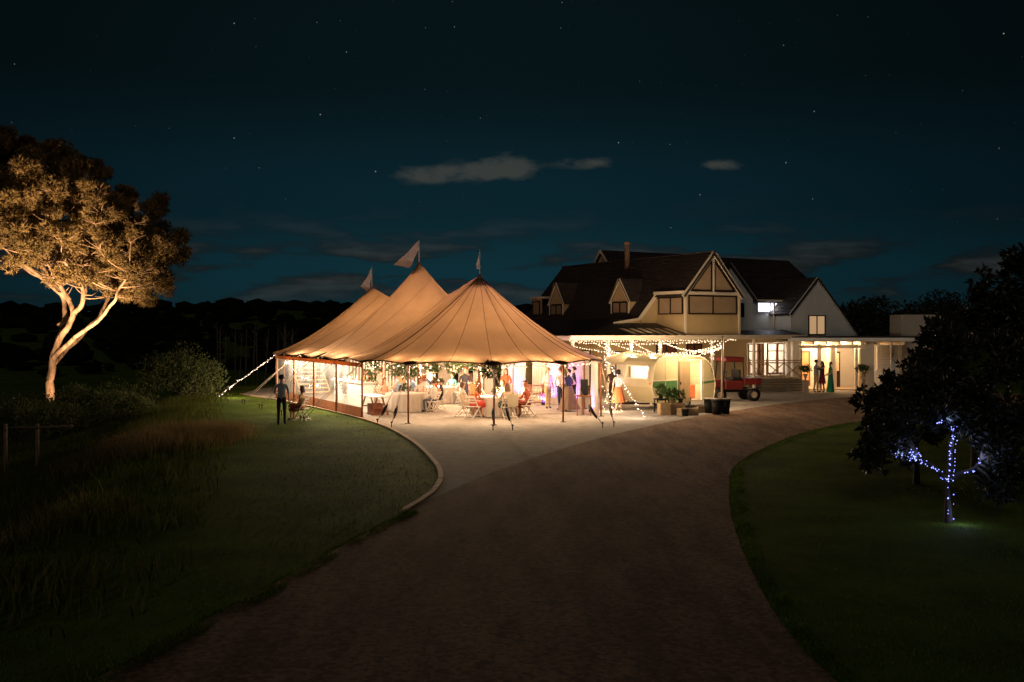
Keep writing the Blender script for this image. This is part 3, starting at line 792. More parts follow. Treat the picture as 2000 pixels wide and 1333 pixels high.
# hem rope, crown caps
P = []
for i in range(NS):
    k0, v0, isp = stations[i]; k1, v1, _ = stations[(i + 1) % NS]
    if k1 != k0: v1 = {'f': 90, 'r': TL, 'b': -90, 'l': 0}[k0]
    for c in range(4):
        f = c / 4; x, y, ry = st_xy(k0, v0 + (v1 - v0) * f); u = (f * .5) if isp else (.5 + f * .5)
        P.append(Vector((x, y, EAVE + .12 * (1 - abs(2 * u - 1) ** 2))))
P.append(P[0]); mb = MB(); mb.tube(P, .022, 6); mb.build('hem_rope', m_seam, tent, True)
for pk, y in zip(PEAKS, (0, TL / 2, TL)):
    mb = MB(); mb.lathe([(.40, -.56), (.23, -.30), (.09, -.05), (.05, .05), (.035, .08)], 14, (0, y, pk)); mb.build('crown_cap', mat('cap_canvas', (.30, .13, .055), .8), tent, True)
    mb = MB(); mb.tube([(0, y, .0), (0, y, pk - .05)], [.075, .065], 10); mb.build('centre_pole', m_pole, tent, True)
    mb = MB(); mb.tube([(0, y, pk), (0, y, pk + 1.10)], [.022, .016], 8); fp = mb.build('flag_pole', m_white, tent, True)
    R = random.Random(int(y * 10)); rows = []
    # swallow flag hanging off the pole head, blown to the left
    wind = W2T(TC + Vector((-1, -.25, 0))); wind.normalize()
    if y == 0: wind = W2T(TC + Vector((-.5, 1, 0))).normalized()
    tx, tz, bx_, bz = {0: (.42, -.62, .14, -.80), 6.45: (1.20, -1.15, .42, -1.30), 12.9: (.60, -1.0, .10, -1.42)}[round(y, 2)]
    for i in range(11):
        t = i / 10; row = []
        for j in range(7):
            s = j / 6
            h = (t ** .85 * (tx + (bx_ - tx) * s)) + .07 * sin(t * pi) * (s - .5)
            z = -.42 * s * (1 - t) + t * (tz + (bz - tz) * s) - .10 * sin(t * pi)
            q = Vector((0, y, pk + 1.08)) + wind * h + Vector((0, 0, z)) + Vector((.05 * sin(t * 7 + s * 3), .07 * cos(t * 5 + s * 2), 0)) * t
            row.append(q)
        rows.append(row)
    mb = MB(); mb.grid(rows); mb.build('flag', m_flag, tent, True)
# reinforcement patches, side poles, guys
def patch(kind, v):
    x, y, ry = st_xy(kind, v); rows = []
    for r in range(6):
        vv = 1.0 - r / 5 * (.085 if kind in 'fb' else .14); row = []
        hw = .30 * sqrt(max(0, 1 - (r / 5) ** 2)) + .004
        for c in range(7):
            s = (c / 6 - .5) * 2 * hw
            if kind in 'fb': xx, yy, rr = st_xy(kind, v + math.degrees(s / TRAD) * (1 if kind == 'f' else 1))
            else: xx, yy, rr = st_xy(kind, min(TL, max(0, v + s)))
            u = abs(s) / 3.0
            p = canopy_pt(xx, yy, rr, vv, EAVE + .12 * (1 - abs(2 * u - 1) ** 2)); p.z += .016; row.append(p)
        rows.append(row)
    mb = MB(); mb.grid(rows); mb.build('reinforcement_patch', m_patch, tent, True)
for (k, v, isp) in stations:
    if not isp: continue
    patch(k, v); x, y, ry = st_xy(k, v)
    mb = MB(); mb.tube([(x * .995, y, 0), (x * .995, y, EAVE - .01)], .036, 8); po = mb.build('side_pole', m_pole, tent, True)
    mb = MB(); mb.bar((x - .09, y, .016), (x + .09, y, .016), .12, .02); mb.build('foot_plate', m_iron, po)
def guy(top, foot, sleeve=True):
    """rope from an eave point to a ground stake, with a dark ratchet sleeve"""
    a = W2T(top); b = W2T(foot); mb = MB(); mb.tube([a, b + Vector((0, 0, .10))], .012, 6); g = mb.build('guy_rope', m_rope if sleeve != 2 else m_patch, tent, True)
    if sleeve:
        mb = MB(); c0 = a + (b - a) * .66; c1 = a + (b - a) * .86
        P = [c0 + (c1 - c0) * (i / 6) for i in range(7)]
        mb.tube(P, [.02, .04, .058, .06, .054, .04, .02], 8); mb.build('ratchet_sleeve', m_ratchet, g, True)
    mb = MB(); mb.tube([b + Vector((0, 0, -.1)), b + Vector((0, 0, .17))], [.018, .02], 7); mb.tube([b + Vector((0, 0, .15)), b + Vector((0, 0, .20))], .038, 8); mb.build('stake', m_iron, g, True)
def polew(kind, v, z=EAVE): x, y, ry = st_xy(kind, v); return T2W(x, y, z)
guy(polew('f', -57), GP(737, 829)); guy(polew('f', -57), GP(765, 835))
guy(polew('f', -20), GP(963, 841)); guy(polew('f', -20), GP(1001, 841))
guy(polew('f', 12), GP(1177, 836)); guy(polew('f', 46, 2.1), GP(1199, 834))
for k in range(4):
    y = k * TL / 4; a = T2W(-TRAD, y, EAVE)
    for s in (-.25, .25): guy(a, T2W(-TRAD - 2.3, y + s, 0), sleeve=False)
guy(T2W(-TRAD, TL, EAVE), T2W(-TRAD - 2.6, TL + 1.2), False)
for v in (-30, 20, 65): guy(polew('b', v), T2W(7.2 * sin(radians(v)), TL + 7.2 * cos(radians(v))), False)
for k in range(1, 4): guy(T2W(TRAD, k * TL / 4, EAVE), T2W(TRAD + 1.0, k * TL / 4), False)
# left side wall: valance rail, clear bays, canvas skirt
mb = MB(); mb.bar((-TRAD, 0, EAVE - .09), (-TRAD, TL, EAVE - .09), .05, .15); mb.build('valance', fabric('tan_valance', (.42, .20, .09), .6, .1), tent)
for k in range(4):
    y0, y1 = k * TL / 4 + .06, (k + 1) * TL / 4 - .06
    rows = [[(-TRAD + .05 + .012 * sin(c * 1.7 + r), y0 + (y1 - y0) * c / 8, .40 + r * (EAVE - .56) / 4) for c in range(9)] for r in range(5)]
    mb = MB(); mb.grid(rows); mb.build('clear_wall', m_vinyl, tent, True)
    rows = [[(-TRAD + .05 - .03 * (r == 0) + .015 * sin(c * 2.1), y0 + (y1 - y0) * c / 8, .03 + r * .19) for c in range(9)] for r in range(3)]
    mb = MB(); mb.grid(rows); mb.build('wall_skirt', MATS.get('brown_skirt') or fabric('brown_skirt', (.34, .16, .09), .45, .15), tent, True)
    for e in (y0, y1): mb = MB(); mb.bar((-TRAD + .05, e, .03), (-TRAD + .05, e, EAVE - .12), .05, .07); mb.build('wall_strap', mat('tan_strap', (.48, .24, .12), .7), tent)
# far side and back: gathered cream curtains between the poles
def curtain(P0, P1, n, label=None, top=EAVE - .05):
    P0 = Vector(P0); P1 = Vector(P1); d = P1 - P0; nn = Vector((d.y, -d.x, 0)).normalized()
    rows = [[P0 + d * (c / (n * 4)) + nn * (.05 * sin(c * pi / 2 + .4 * r) * (1 + .25 * (3 - r) / 3)) + Vector((0, 0, .04 + r * (top - .04) / 3)) for c in range(n * 4 + 1)] for r in range(4)]
    mb = MB(); mb.grid(rows); return mb.build('curtain', m_drape, tent, True)
for k in range(4):
    y0 = k * TL / 4
    for (a, b, n) in ((.1, 1.25, 5), (2.0, 3.1, 5)):
        curtain((TRAD - .1, y0 + a, 0), (TRAD - .1, y0 + b, 0), n)
for v in (84, 62, 40, 18):
    a = (TRAD - .1) * sin(radians(v)), TL + (TRAD - .1) * cos(radians(v)), 0; b = (TRAD - .1) * sin(radians(v - 16)), TL + (TRAD - .1) * cos(radians(v - 16)), 0
    curtain(a, b, 6)
a = [((TRAD - .25) * sin(radians(v)), -(TRAD - .25) * cos(radians(v)), 0) for v in (50, 62, 76)]
curtain(a[0], a[1], 5); curtain(a[1], a[2], 5)

# strings inside the tent
def arc(v0, v1, r, z, n=30, kind='f'):
    return [T2W(r * sin(radians(v0 + (v1 - v0) * i / n)), -r * cos(radians(v0 + (v1 - v0) * i / n)), z) for i in range(n + 1)]
strand('warm fairy lights along the inside of the front tent eave', arc(-88, 60, 4.45, 2.06), .30, .022, m_bulb, 380, 12, seed=2)
strand('fairy lights along the eave inside the clear tent wall', [T2W(-4.45, i * TL / 10, 2.0) for i in range(11)], .34, .022, m_bulbw, 680, 9, WARMW, seed=3)
strand('fairy lights along the far eave above the cream curtains', [T2W(4.35, i * TL / 10, 2.0) for i in range(11)], .25, .024, m_bulb, 330, 9, seed=4)
for i, y in enumerate((0, TL / 2, TL)):
    P = [T2W(.11 * cos(k * .9), y + .11 * sin(k * .9), 1.0 + k * .05) for k in range(36)]
    strand(('fairy lights wound round the front tent pole', 'fairy lights wound round the tall middle tent pole', 'fairy lights wound round the rear tent pole')[i], P, .16, .022, m_bulb, (700, 840, 620)[i], 4, seed=5 + i)
strand('fairy lights swagged between the front and middle tent poles', [T2W(0, 0, 3.4), T2W(0, TL / 2, 3.6)], .25, .022, m_bulb, 240, 3, seed=9, sag=.5)
strand('fairy lights swagged between the middle and rear tent poles', [T2W(0, TL / 2, 3.6), T2W(0, TL, 3.4)], .25, .022, m_bulb, 240, 3, seed=10, sag=.5)
# lit guy ropes
P0 = T2W(-TRAD, TL, EAVE + .05); P1 = T2W(-TRAD - 2.6, TL + 1.2, .12)
strand('dense fairy lights wrapped round the guy rope at the rear tent corner', [P0, P1], .10, .019, m_bulbw, 60, 4, WARMW, .035, seed=12)
P0 = WP(1182, 700, 40.5); P1 = GP(1262, 822) + Vector((0, 0, .08))
strand('fairy lights wrapped round the long guy rope beside the caravan', [P0, P1], .11, .021, m_bulbw, 60, 4, WARMW, .03, seed=13)
P0 = WP(1176, 752, 41.3); P1 = GP(1215, 805) + Vector((0, 0, .06))
strand('fairy lights wrapped round the short guy rope behind the drinks table', [P0, P1], .11, .021, m_bulb, 25, 2, WARM, .035, seed=14)
strand('tangle of fairy lights lying on gravel beside the drinks table', [GP(1180, 800) + Vector((0, 0, .05)), WP(1186, 770, 41.6), GP(1196, 806) + Vector((0, 0, .05)), GP(1216, 804) + Vector((0, 0, .05))], .11, .020, m_bulb, 20, 2, WARM, .06, seed=15)
strand('vertical drop of fairy lights hanging at the right tent eave', [WP(1182, 664, 40.6), WP(1182, 724, 40.5)], .13, .022, m_bulbw, 30, 2, WARMW, .02, seed=16)
# purple floor uplights
def uplight(label, x, y, tgt, e, col):
    p = T2W(x, y, 0); t = thing('uplight', label, 'uplight', p, 0, 'purple uplights in the tent')
    mb = MB(); mb.lathe([(.09, 0), (.10, .12), (.08, .15)], 12); mb.build('housing', m_dark, t, True)
    mb = MB(); mb.lathe([(.07, .155), (.065, .165)], 12); mb.build('lens', emat('purple_lens_%d' % len(MATS), col, 6), t)
    s = lamp('uplight_beam', 'SPOT', (0, 0, .2), e, col, t, .06, spot_size=radians(130), spot_blend=.5)
    s.rotation_euler = (T2W(*tgt) - (p + Vector((0, 0, .2)))).to_track_quat('-Z', 'Y').to_euler()
PUR = (.30, .10, 1.0)
uplight('small purple uplight washing the curtain nearest the drinks table', 4.45, .7, (4.75, .9, 2.2), 600, PUR)
uplight('small purple uplight washing the curtain behind the bottle rack', 4.45, 2.6, (4.75, 2.4, 2.2), 600, PUR)
uplight('small purple uplight washing the curtain behind the far tables', 4.45, 5.9, (4.75, 5.7, 2.2), 380, PUR)
uplight('small purple uplight at the front right tent pole', 4.3, -1.6, (4.5, -1.9, 2.2), 300, PUR)

# ------------------------------------------------------------------ festoon over the forecourt
HO = Vector((9.04, 52.0, 0)); HR = radians(30)
def H2W(x, y, z=0): return HO + Vector((x * cos(HR) - y * sin(HR), x * sin(HR) + y * cos(HR), z))
pole_base = GP(1410, 809); pole_top = pole_base + Vector((.03, 0, 3.15))
lp = thing('festoon_pole', 'slim pale pole holding the festoon lights beside the caravan', 'pole', pole_base)
mb = MB(); mb.tube([(0, 0, 0), (.03, 0, 3.15)], [.05, .04], 10); mb.build('shaft', mat('pale_pole', (.66, .50, .32), .6), lp, True)
mb = MB(); mb.lathe([(.16, .0), (.16, .03), (.06, .05)], 14); mb.build('base_plate', m_iron, lp, True)
PT = pole_top + Vector((0, 0, -.18))
fest = [(-7.4, 2.80, .10, 'longest'), (-6.1, 2.78, .75, 'lowest'), (-5.09, 2.75, .45, 'second lowest'), (-3.68, 2.78, .62, 'deeply sagging middle'), (-1.83, 2.80, .28, 'shorter'), (-7.2, 2.6, .30, 'upper sagging')]
for i, (x, z, sg, nm) in enumerate(fest):
    strand('%s festoon strand swagged from the verandah to the pole' % nm, [H2W(x, -.5, z), PT + Vector((0, 0, -.07 * i))], .18, .025, m_bulb, 170, 6, WARM, .015, 'festoon strands over the forecourt', sag=sg, seed=30 + i)
strand('tight row of festoon bulbs along the verandah fascia', [H2W(-7.5, -.5, 2.86), H2W(1.6, -.5, 2.84)], .14, .025, m_bulb, 0, 0, WARM, .02, seed=41)
strand('short festoon tail running past the pole top', [PT, PT + Vector((.62, .3, .05))], .13, .021, m_bulb, 25, 1, WARM, .02, seed=42)

# ------------------------------------------------------------------ house
house = thing('country_house', 'large weatherboard country house with dark steep gabled roofs and verandah', 'house', HO, HR)
def boards(name, poly, fn, m, pitch=.155, parent=None):
    """lapped weatherboards filling a convex outline [(u,z)] ; fn(u,z,off) -> point"""
    zs = [p[1] for p in poly]; z0, z1 = min(zs), max(zs); mb = MB()
    def span(z):
        xs = []
        for (a, b), (c, d) in zip(poly, poly[1:] + poly[:1]):
            if b == d: 
                if abs(b - z) < 1e-6: xs += [a, c]
                continue
            if min(b, d) - 1e-6 <= z <= max(b, d) + 1e-6: xs.append(a + (c - a) * (z - b) / (d - b))
        return (min(xs), max(xs)) if xs else None
    z = z0
    while z < z1 - .01:
        zt = min(z + pitch, z1); a = span(z + 1e-4); b = span(zt - 1e-4)
        if a and b:
            mb.quad(fn(a[0], z, .022), fn(a[1], z, .022), fn(b[1], zt, .004), fn(b[0], zt, .004))
            mb.quad(fn(a[0], z, 0), fn(a[1], z, 0), fn(a[1], z, .022), fn(a[0], z, .022))
        z = zt
    # backing
    mb.quad(*[fn(u, zz, -.06) for u, zz in poly])
    return mb.build(name, m, parent or house)
def front(y): return lambda u, z, o: (u, y - o, z)
def left(x): return lambda u, z, o: (x - o, u, z)
def right(x): return lambda u, z, o: (x + o, u, z)
def window(fn, u0, u1, z0, z1, nm=2, pane=None, ft=.06, parent=None, sill=True):
    """framed window standing in the wall plane: frame, mullions, panes as pieces"""
    mb = MB()
    def fb(a, b, c, d, o0=.0, o1=.075):
        p = [fn(a, c, o0), fn(b, c, o0), fn(b, d, o0), fn(a, d, o0), fn(a, c, o1), fn(b, c, o1), fn(b, d, o1), fn(a, d, o1)]
        mb.raw(p, [(0, 1, 2, 3), (7, 6, 5, 4), (0, 4, 5, 1), (1, 5, 6, 2), (2, 6, 7, 3), (3, 7, 4, 0)])
    fb(u0, u1, z0, z0 + ft); fb(u0, u1, z1 - ft, z1); fb(u0, u0 + ft, z0 + ft, z1 - ft); fb(u1 - ft, u1, z0 + ft, z1 - ft)
    w = mb.build('window', m_frame, parent or house)
    step = (u1 - u0 - ft) / nm
    for k in range(nm):
        a = u0 + ft + k * step; b = u0 + (k + 1) * step
        if k: 
            mb = MB(); m2 = mb
            p0, p1 = a - ft, a
            pts = [fn(p0, z0 + ft, .0), fn(p1, z0 + ft, .0), fn(p1, z1 - ft, .0), fn(p0, z1 - ft, .0), fn(p0, z0 + ft, .07), fn(p1, z0 + ft, .07), fn(p1, z1 - ft, .07), fn(p0, z1 - ft, .07)]
            mb.raw(pts, [(0, 1, 2, 3), (7, 6, 5, 4), (0, 4, 5, 1), (1, 5, 6, 2), (2, 6, 7, 3), (3, 7, 4, 0)]); mb.build('mullion', m_frame, w)
        mb = MB(); mb.quad(fn(a, z0 + ft, .03), fn(b, z0 + ft, .03), fn(b, z1 - ft, .03), fn(a, z1 - ft, .03)); mb.build('pane', pane or m_blind, w)
        if pane is None or pane is m_blind:
            mb = MB(); mb.quad(fn(a, z0 + ft, .045), fn(b, z0 + ft, .045), fn(b, z1 - ft, .045), fn(a, z1 - ft, .045)); mb.build('glass', m_glass, w)
    return w
def part(name, m, fnc, smooth_=False): mb = MB(); fnc(mb); return mb.build(name, m, house, smooth_)
def bar(name, m, p, q, w, h, up=(0, 0, 1)): mb = MB(); mb.bar(p, q, w, h, up); return mb.build(name, m, house)
RW, RZ, EZ, BW, BD = 1.87, 7.45, 5.33, 3.74, 2.35
PT_ = 1.134   # roof pitch
# projecting gable bay
boards('wall', [(0, 3.0), (BW, 3.0), (BW, 4.16), (0, 4.16)], front(0), m_cream)
boards('wall', [(0, 4.16), (.2, 4.16), (.2, 5.25), (0, 5.25)], front(0), m_cream)
boards('wall', [(BW - .2, 4.16), (BW, 4.16), (BW, 5.25), (BW - .2, 5.25)], front(0), m_cream)
boards('wall', [(.2, 4.16), (BW - .2, 4.16), (BW - .2, 5.25), (.2, 5.25)], front(.03), m_cream)
boards('gable_wall', [(.0, EZ), (BW, EZ), (RW, RZ)], front(.02), m_cream)
window(front(0), .2, BW - .2, 4.2, 5.2)
bar('trim', m_trim, (-.03, -.03, EZ - .02), (BW + .03, -.03, EZ - .02), .09, .15)
bar('trim', m_trim, (-.0, -.03, 3.0), (-.0, -.03, EZ - .1), .12, .08); bar('trim', m_trim, (BW, -.03, 3.0), (BW, -.03, EZ - .1), .12, .08)
# two triangular gable lights
for s in (-1, 1):
    a = Vector((RW + s * .10, -.05, EZ + .13)); b = Vector((RW + s * 1.50, -.05, EZ + .13)); c = Vector((RW + s * .10, -.05, EZ + .13 + 1.40 * 1.12))
    mb = MB()
    for p, q in ((a, b), (b, c), (c, a)): mb.bar(p, q, .075, .06, (0, 1, 0))
    w = mb.build('gable_light', m_frame, house)
    mb = MB(); mb.quad(a + Vector((0, .02, 0)), b + Vector((0, .02, 0)), c + Vector((0, .02, 0))); mb.build('pane', m_blind, w)
bar('trim', m_trim, (RW, -.06, EZ + .06), (RW, -.06, RZ - .25), .13, .08)
for s in (-1, 1):
    bar('barge_board', m_trim, (RW, -.12, RZ + .02), (RW + s * (RW + .22), -.12, RZ + .02 - (RW + .22) * PT_), .05, .24, (s * .6, 0, .8))
# bay side face with window
boards('wall', [(0, 3.0), (BD, 3.0), (BD, 4.16), (0, 4.16)], left(0), m_cream); boards('wall', [(0, 4.16), (BD, 4.16), (BD, EZ), (0, EZ)], left(.03), m_cream)
window(left(0), .14, 2.15, 4.2, 5.2)
bar('cornice', m_trim, (-.10, -.10, EZ + .02), (-.10, BD + .05, EZ + .02), .22, .16)
boards('wall', [(0, 3.0), (BD, 3.0), (BD, EZ), (0, EZ)], right(BW), m_cream)
# gable end wall behind the bay under the sweeping roof
boards('wall', [(-2.93, 3.0), (0, 3.0), (0, EZ - .02), (-1.21, 3.95), (-2.93, 3.70)], front(BD), m_cream)
bar('barge_board', m_trim, (-.02, BD - .06, EZ - .0), (-1.21, BD - .06, 3.97), .05, .2, (-.7, 0, .7)); bar('barge_board', m_trim, (-1.21, BD - .06, 3.97), (-2.93, BD - .06, 3.72), .05, .14)
# main roof
def slab(name, pts, th=.09, m=None):
    P = [Vector(p) for p in pts]; n = (P[1] - P[0]).cross(P[2] - P[0]).normalized()
    if n.z < 0: n = -n
    Q = [p - n * th for p in P]; k = len(P); mb = MB()
    mb.raw(P + Q, [tuple(range(k)), tuple(range(2 * k - 1, k - 1, -1))] + [(i, (i + 1) % k, k + (i + 1) % k, k + i) for i in range(k)])
    return mb.build(name, m or m_roof, house)
def shingled(name, a0, a1, b0, b1, rows=22, m=None):
    """roof slope laid in lapped courses between ridge a0-a1 and eave b0-b1"""
    a0, a1, b0, b1 = map(Vector, (a0, a1, b0, b1)); n = (a1 - a0).cross(b0 - a0).normalized()
    if n.z < 0: n = -n
    mb = MB()
    for r in range(rows):
        t0, t1 = r / rows, (r + 1) / rows
        p, q = a0 + (b0 - a0) * t0, a1 + (b1 - a1) * t0; s, u = a0 + (b0 - a0) * t1 + n * .022, a1 + (b1 - a1) * t1 + n * .022
        mb.quad(p, q, u, s); mb.quad(s, u, u - n * .03, s - n * .03)
    mb.quad(a0 - n * .12, a1 - n * .12, b1 - n * .12, b0 - n * .12)
    for p, q in ((a0, b0), (a1, b1)): mb.quad(p, q, q - n * .12, p - n * .12)
    return mb.build(name, m or m_roof, house)
def slope_z(x): return RZ + .06 - (RW - x) * PT_
shingled('roof', (RW, -.16, RZ + .06), (RW, BD, RZ + .06), (-.22, -.16, slope_z(-.22)), (-.22, BD, slope_z(-.22)), 18)
shingled('roof', (RW, BD, RZ + .06), (RW, 14.6, RZ + .06), (-1.28, BD, slope_z(-1.28)), (-1.28, 14.6, slope_z(-1.28)), 26)
shingled('roof', (RW, -.16, RZ + .06), (RW, 14.6, RZ + .06), (BW + .22, -.16, slope_z(-.22)), (BW + .22, 14.6, slope_z(-.22)), 18)
bar('ridge_cap', m_roof, (RW, -.18, RZ + .08), (RW, 14.65, RZ + .08), .2, .07)
# verandah roof
def vz(x, y): return min(3.99 - .147 * max(0, -1.21 - x), 3.10 + (y + .4) * .235)
xs_ = [-7.3 + i * .35 for i in range(18)] + [-1.2]; ys_ = [-.4 + i * .35 for i in range(9)] + [2.6 + i for i in range(13)]
def vgrid(name, dz, m):        # verandah sheet, left open under the roof lights
    mb = MB()
    for xa, xb in zip(xs_, xs_[1:]):
        for ya, yb in zip(ys_, ys_[1:]):
            if -3.6 < (xa + xb) / 2 < -1.25 and -.2 < (ya + yb) / 2 < 1.0: continue
            mb.quad((xa, ya, vz(xa, ya) + dz), (xb, ya, vz(xb, ya) + dz), (xb, yb, vz(xb, yb) + dz), (xa, yb, vz(xa, yb) + dz))
    return mb.build(name, m, house)
vgrid('verandah_roof', 0, m_roofv); vgrid('verandah_ceiling', -.07, m_trim)
mb = MB(); mb.grid([[(x, y, 3.10 + (y + .4) * .235) for x in (-1.2, -.6, -.02)] for y in (1.0, 1.7, 2.34)]); mb.build('verandah_roof', m_roofv, house)
mb = MB(); mb.grid([[(x, y, 3.10 + (y + .4) * .12) for x in (BW + .05, 6, 8.3)] for y in (-.4, .3, 1.0, 1.75)]); mb.build('verandah_roof', m_roofv, house)
mb = MB(); mb.grid([[(x, y, 3.0) for x in (.0, 3, 8.3)] for y in (-.35, 1, 2.2)]); mb.build('verandah_ceiling', m_trim, house)
for k in range(6):
    x = -3.55 + k * .56
    mb = MB(); y1 = 1.05; mb.raw([(x, -.34, vz(x, -.34) + .03), (x + .42, -.34, vz(x + .4, -.34) + .03), (x + .42, y1, vz(-2, y1) + .03), (x, y1, vz(-2, y1) + .03)], [(0, 1, 2, 3)])
    mb.build('roof_light', m_skyl, house)
    bar('rafter', m_roofv, (x + .48, -.36, vz(x, -.36) + .0), (x + .48, 1.07, vz(-2, 1.07) + .0), .16, .09)
bar('fascia', m_trim, (-7.5, -.44, 2.98), (8.3, -.44, 2.98), .06, .22); bar('gutter', m_trim, (-7.5, -.52, 3.06), (8.3, -.52, 3.06), .10, .09)
bar('fascia', m_trim, (-7.45, -.4, 2.98), (-7.45, 14.6, 2.98), .06, .22)
for i, x in enumerate((-7.2, -5.09, -3.68, -1.83, 1.64, 4.6, 7.9)):
    bar('verandah_post', m_trim, (x, -.25, .0), (x, -.25, 2.88), .12, .12)
    if 0 < i < 5:
        P = [H2W(x, -.25) + Vector((.09 * cos(k * .8), .09 * sin(k * .8), 2.85 - k * .045)) for k in range((16, 30, 14, 12, 26)[i])]
        strand('fairy lights wound down the verandah post %s' % ('', 'nearest the tent', 'behind the cream umbrella', 'behind the caravan roof', 'below the projecting gable')[i], P, .09, .021, m_bulbw, 18, 1, WARMW, .03, 'lit verandah posts', seed=60 + i)
for k in range(1, 6): bar('verandah_post', m_trim, (-7.2, k * 2.7, .0), (-7.2, k * 2.7, 2.88), .12, .12)
# ground floor walls
boards('wall', [(-1.2, 0), (6.4, 0), (6.4, 3.0), (-1.2, 3.0)], front(2.2), m_cream, .18)
boards('wall', [(2.2, 0), (14.6, 0), (14.6, 3.9), (2.2, 3.9)], left(-1.2), m_cream, .18)
boards('wall', [(6.4, 2.62), (9.4, 2.62), (9.4, 3.0), (6.4, 3.0)], front(2.2), m_cream, .18)
boards('wall', [(6.4, 0), (9.4, 0), (9.4, .75), (6.4, .75)], front(2.2), m_cream, .18)
window(front(2.2), -.2, 1.2, 1.0, 2.6, 2, mat('brown_blind', (.16, .06, .03), .7)); window(front(2.2), 1.9, 3.0, 1.0, 2.6, 2, MATS['brown_blind'])
for k in range(3): window(left(-1.2), 3.5 + k * 3.4, 5.3 + k * 3.4, .1, 2.2, 2, mat('room_glow_pane', (.5, .4, .3), .5, emit=(1.0, .62, .32), estr=.5))
# lit day room behind the deck: real room with french windows
def room(mb):
    mb.quad((6.4, 5.2, 0), (9.4, 5.2, 0), (9.4, 5.2, 3), (6.4, 5.2, 3)); mb.quad((6.4, 2.2, 0), (6.4, 5.2, 0), (6.4, 5.2, 3), (6.4, 2.2, 3)); mb.quad((9.4, 2.2, 0), (9.4, 5.2, 0), (9.4, 5.2, 3), (9.4, 2.2, 3)); mb.quad((6.4, 2.2, 2.9), (9.4, 2.2, 2.9), (9.4, 5.2, 2.9), (6.4, 5.2, 2.9)); mb.quad((6.4, 2.2, .72), (9.4, 2.2, .72), (9.4, 5.2, .72), (6.4, 5.2, .72))
part('room_lining', m_white, room)
lamp('day_room_light', 'POINT', (7.9, 3.6, 2.6), 190, (1.0, .82, .62), house, .15)
bar('internal_door', mat('door_wood', (.32, .16, .08), .5), (7.05, 5.1, .74), (7.05, 5.1, 2.3), .8, .06, (0, 1, 0))
bar('internal_column', mat('wall_peach', (.55, .32, .20), .6), (7.72, 2.5, .74), (7.72, 2.5, 2.6), .42, .2, (0, 1, 0))
for (a, b) in ((6.45, 7.3), (7.3, 7.62), (7.95, 8.75), (8.75, 9.35)):
    mb = MB(); y = 2.2
    for (x0, x1, z0, z1) in ((a, a + .07, .78, 2.6), (b - .07, b, .78, 2.6), (a + .07, b - .07, 2.53, 2.6), (a + .07, b - .07, .78, .88), (a + .07, b - .07, 2.12, 2.17)): mb.box(x0, x1, y - .05, y + .03, z0, z1)
    w = mb.build('french_window', mat('stained_frame', (.20, .085, .04), .5), house)
    mb = MB(); mb.quad((a + .07, y, .88), (b - .07, y, .88), (b - .07, y, 2.53), (a + .07, y, 2.53)); mb.build('pane', m_glass, w)
# dormers on the sweeping slope
def dormer(yc, hw, z0, z1, zt, tone):
    xf = -.92
    boards('dormer_wall', [(yc - hw, z0 - .1), (yc + hw, z0 - .1), (yc + hw, z1), (yc - hw, z1)], left(xf + .03), m_cream)
    boards('dormer_gable', [(yc - hw, z1), (yc + hw, z1), (yc, zt)], left(xf), m_cream, .12)
    window(left(xf), yc - hw + .1, yc + hw - .1, z0, z1 - .04, 2)
    for s in (-1, 1):
        bar('barge_board', m_trim, (xf - .10, yc, zt + .06), (xf - .10, yc + s * (hw + .14), z1 - .1), .05, .17, (0, s * .7, .7))
        bar('corner_board', m_trim, (xf - .03, yc + s * hw, z0 - .15), (xf - .03, yc + s * hw, z1), .07, .09)
        # roof slope and cheek
        xr = RW - (RZ + .06 - zt) / PT_; xe = RW - (RZ + .06 - z1) / PT_
        slab('dormer_roof', [(xf - .14, yc, zt + .12), (xr, yc, zt + .12), (xe, yc + s * (hw + .16), z1 - .02), (xf - .14, yc + s * (hw + .16), z1 - .02)], .06)
        mb = MB(); mb.quad((xf, yc + s * hw, z0 - .15), (xe, yc + s * hw, z1), (xf, yc + s * hw, z1)); mb.build('dormer_cheek', m_cream, house)
dormer(4.42, .80, 4.28, 4.98, 6.12, 0); dormer(11.0, .74, 4.28, 4.98, 6.18, 1)
def flat_dormer(yc, hw, z0, z1):
    xf = -.92; boards('dormer_wall', [(yc - hw, z0 - .1), (yc + hw, z0 - .1), (yc + hw, z1), (yc - hw, z1)], left(xf), m_cream); window(left(xf), yc - hw + .1, yc + hw - .1, z0, z1 - .15, 1)
    mb = MB(); mb.box(xf - .15, .2, yc - hw - .12, yc + hw + .12, z1, z1 + .13); mb.build('dormer_roof', m_trim, house)
flat_dormer(13.35, .55, 4.3, 5.35)
# flue
mb = MB(); fx, fy = 1.5, 7.06; mb.lathe([(.15, 6.7), (.15, 8.25), (.165, 8.25), (.165, 8.33), (.13, 8.34), (.13, 8.40), (.20, 8.41), (.20, 8.56), (.10, 8.60)], 14, (fx, fy, 0)); mb.build('flue', mat('weathered_flue', (.32, .22, .16), .6, .3, 8), house, True)
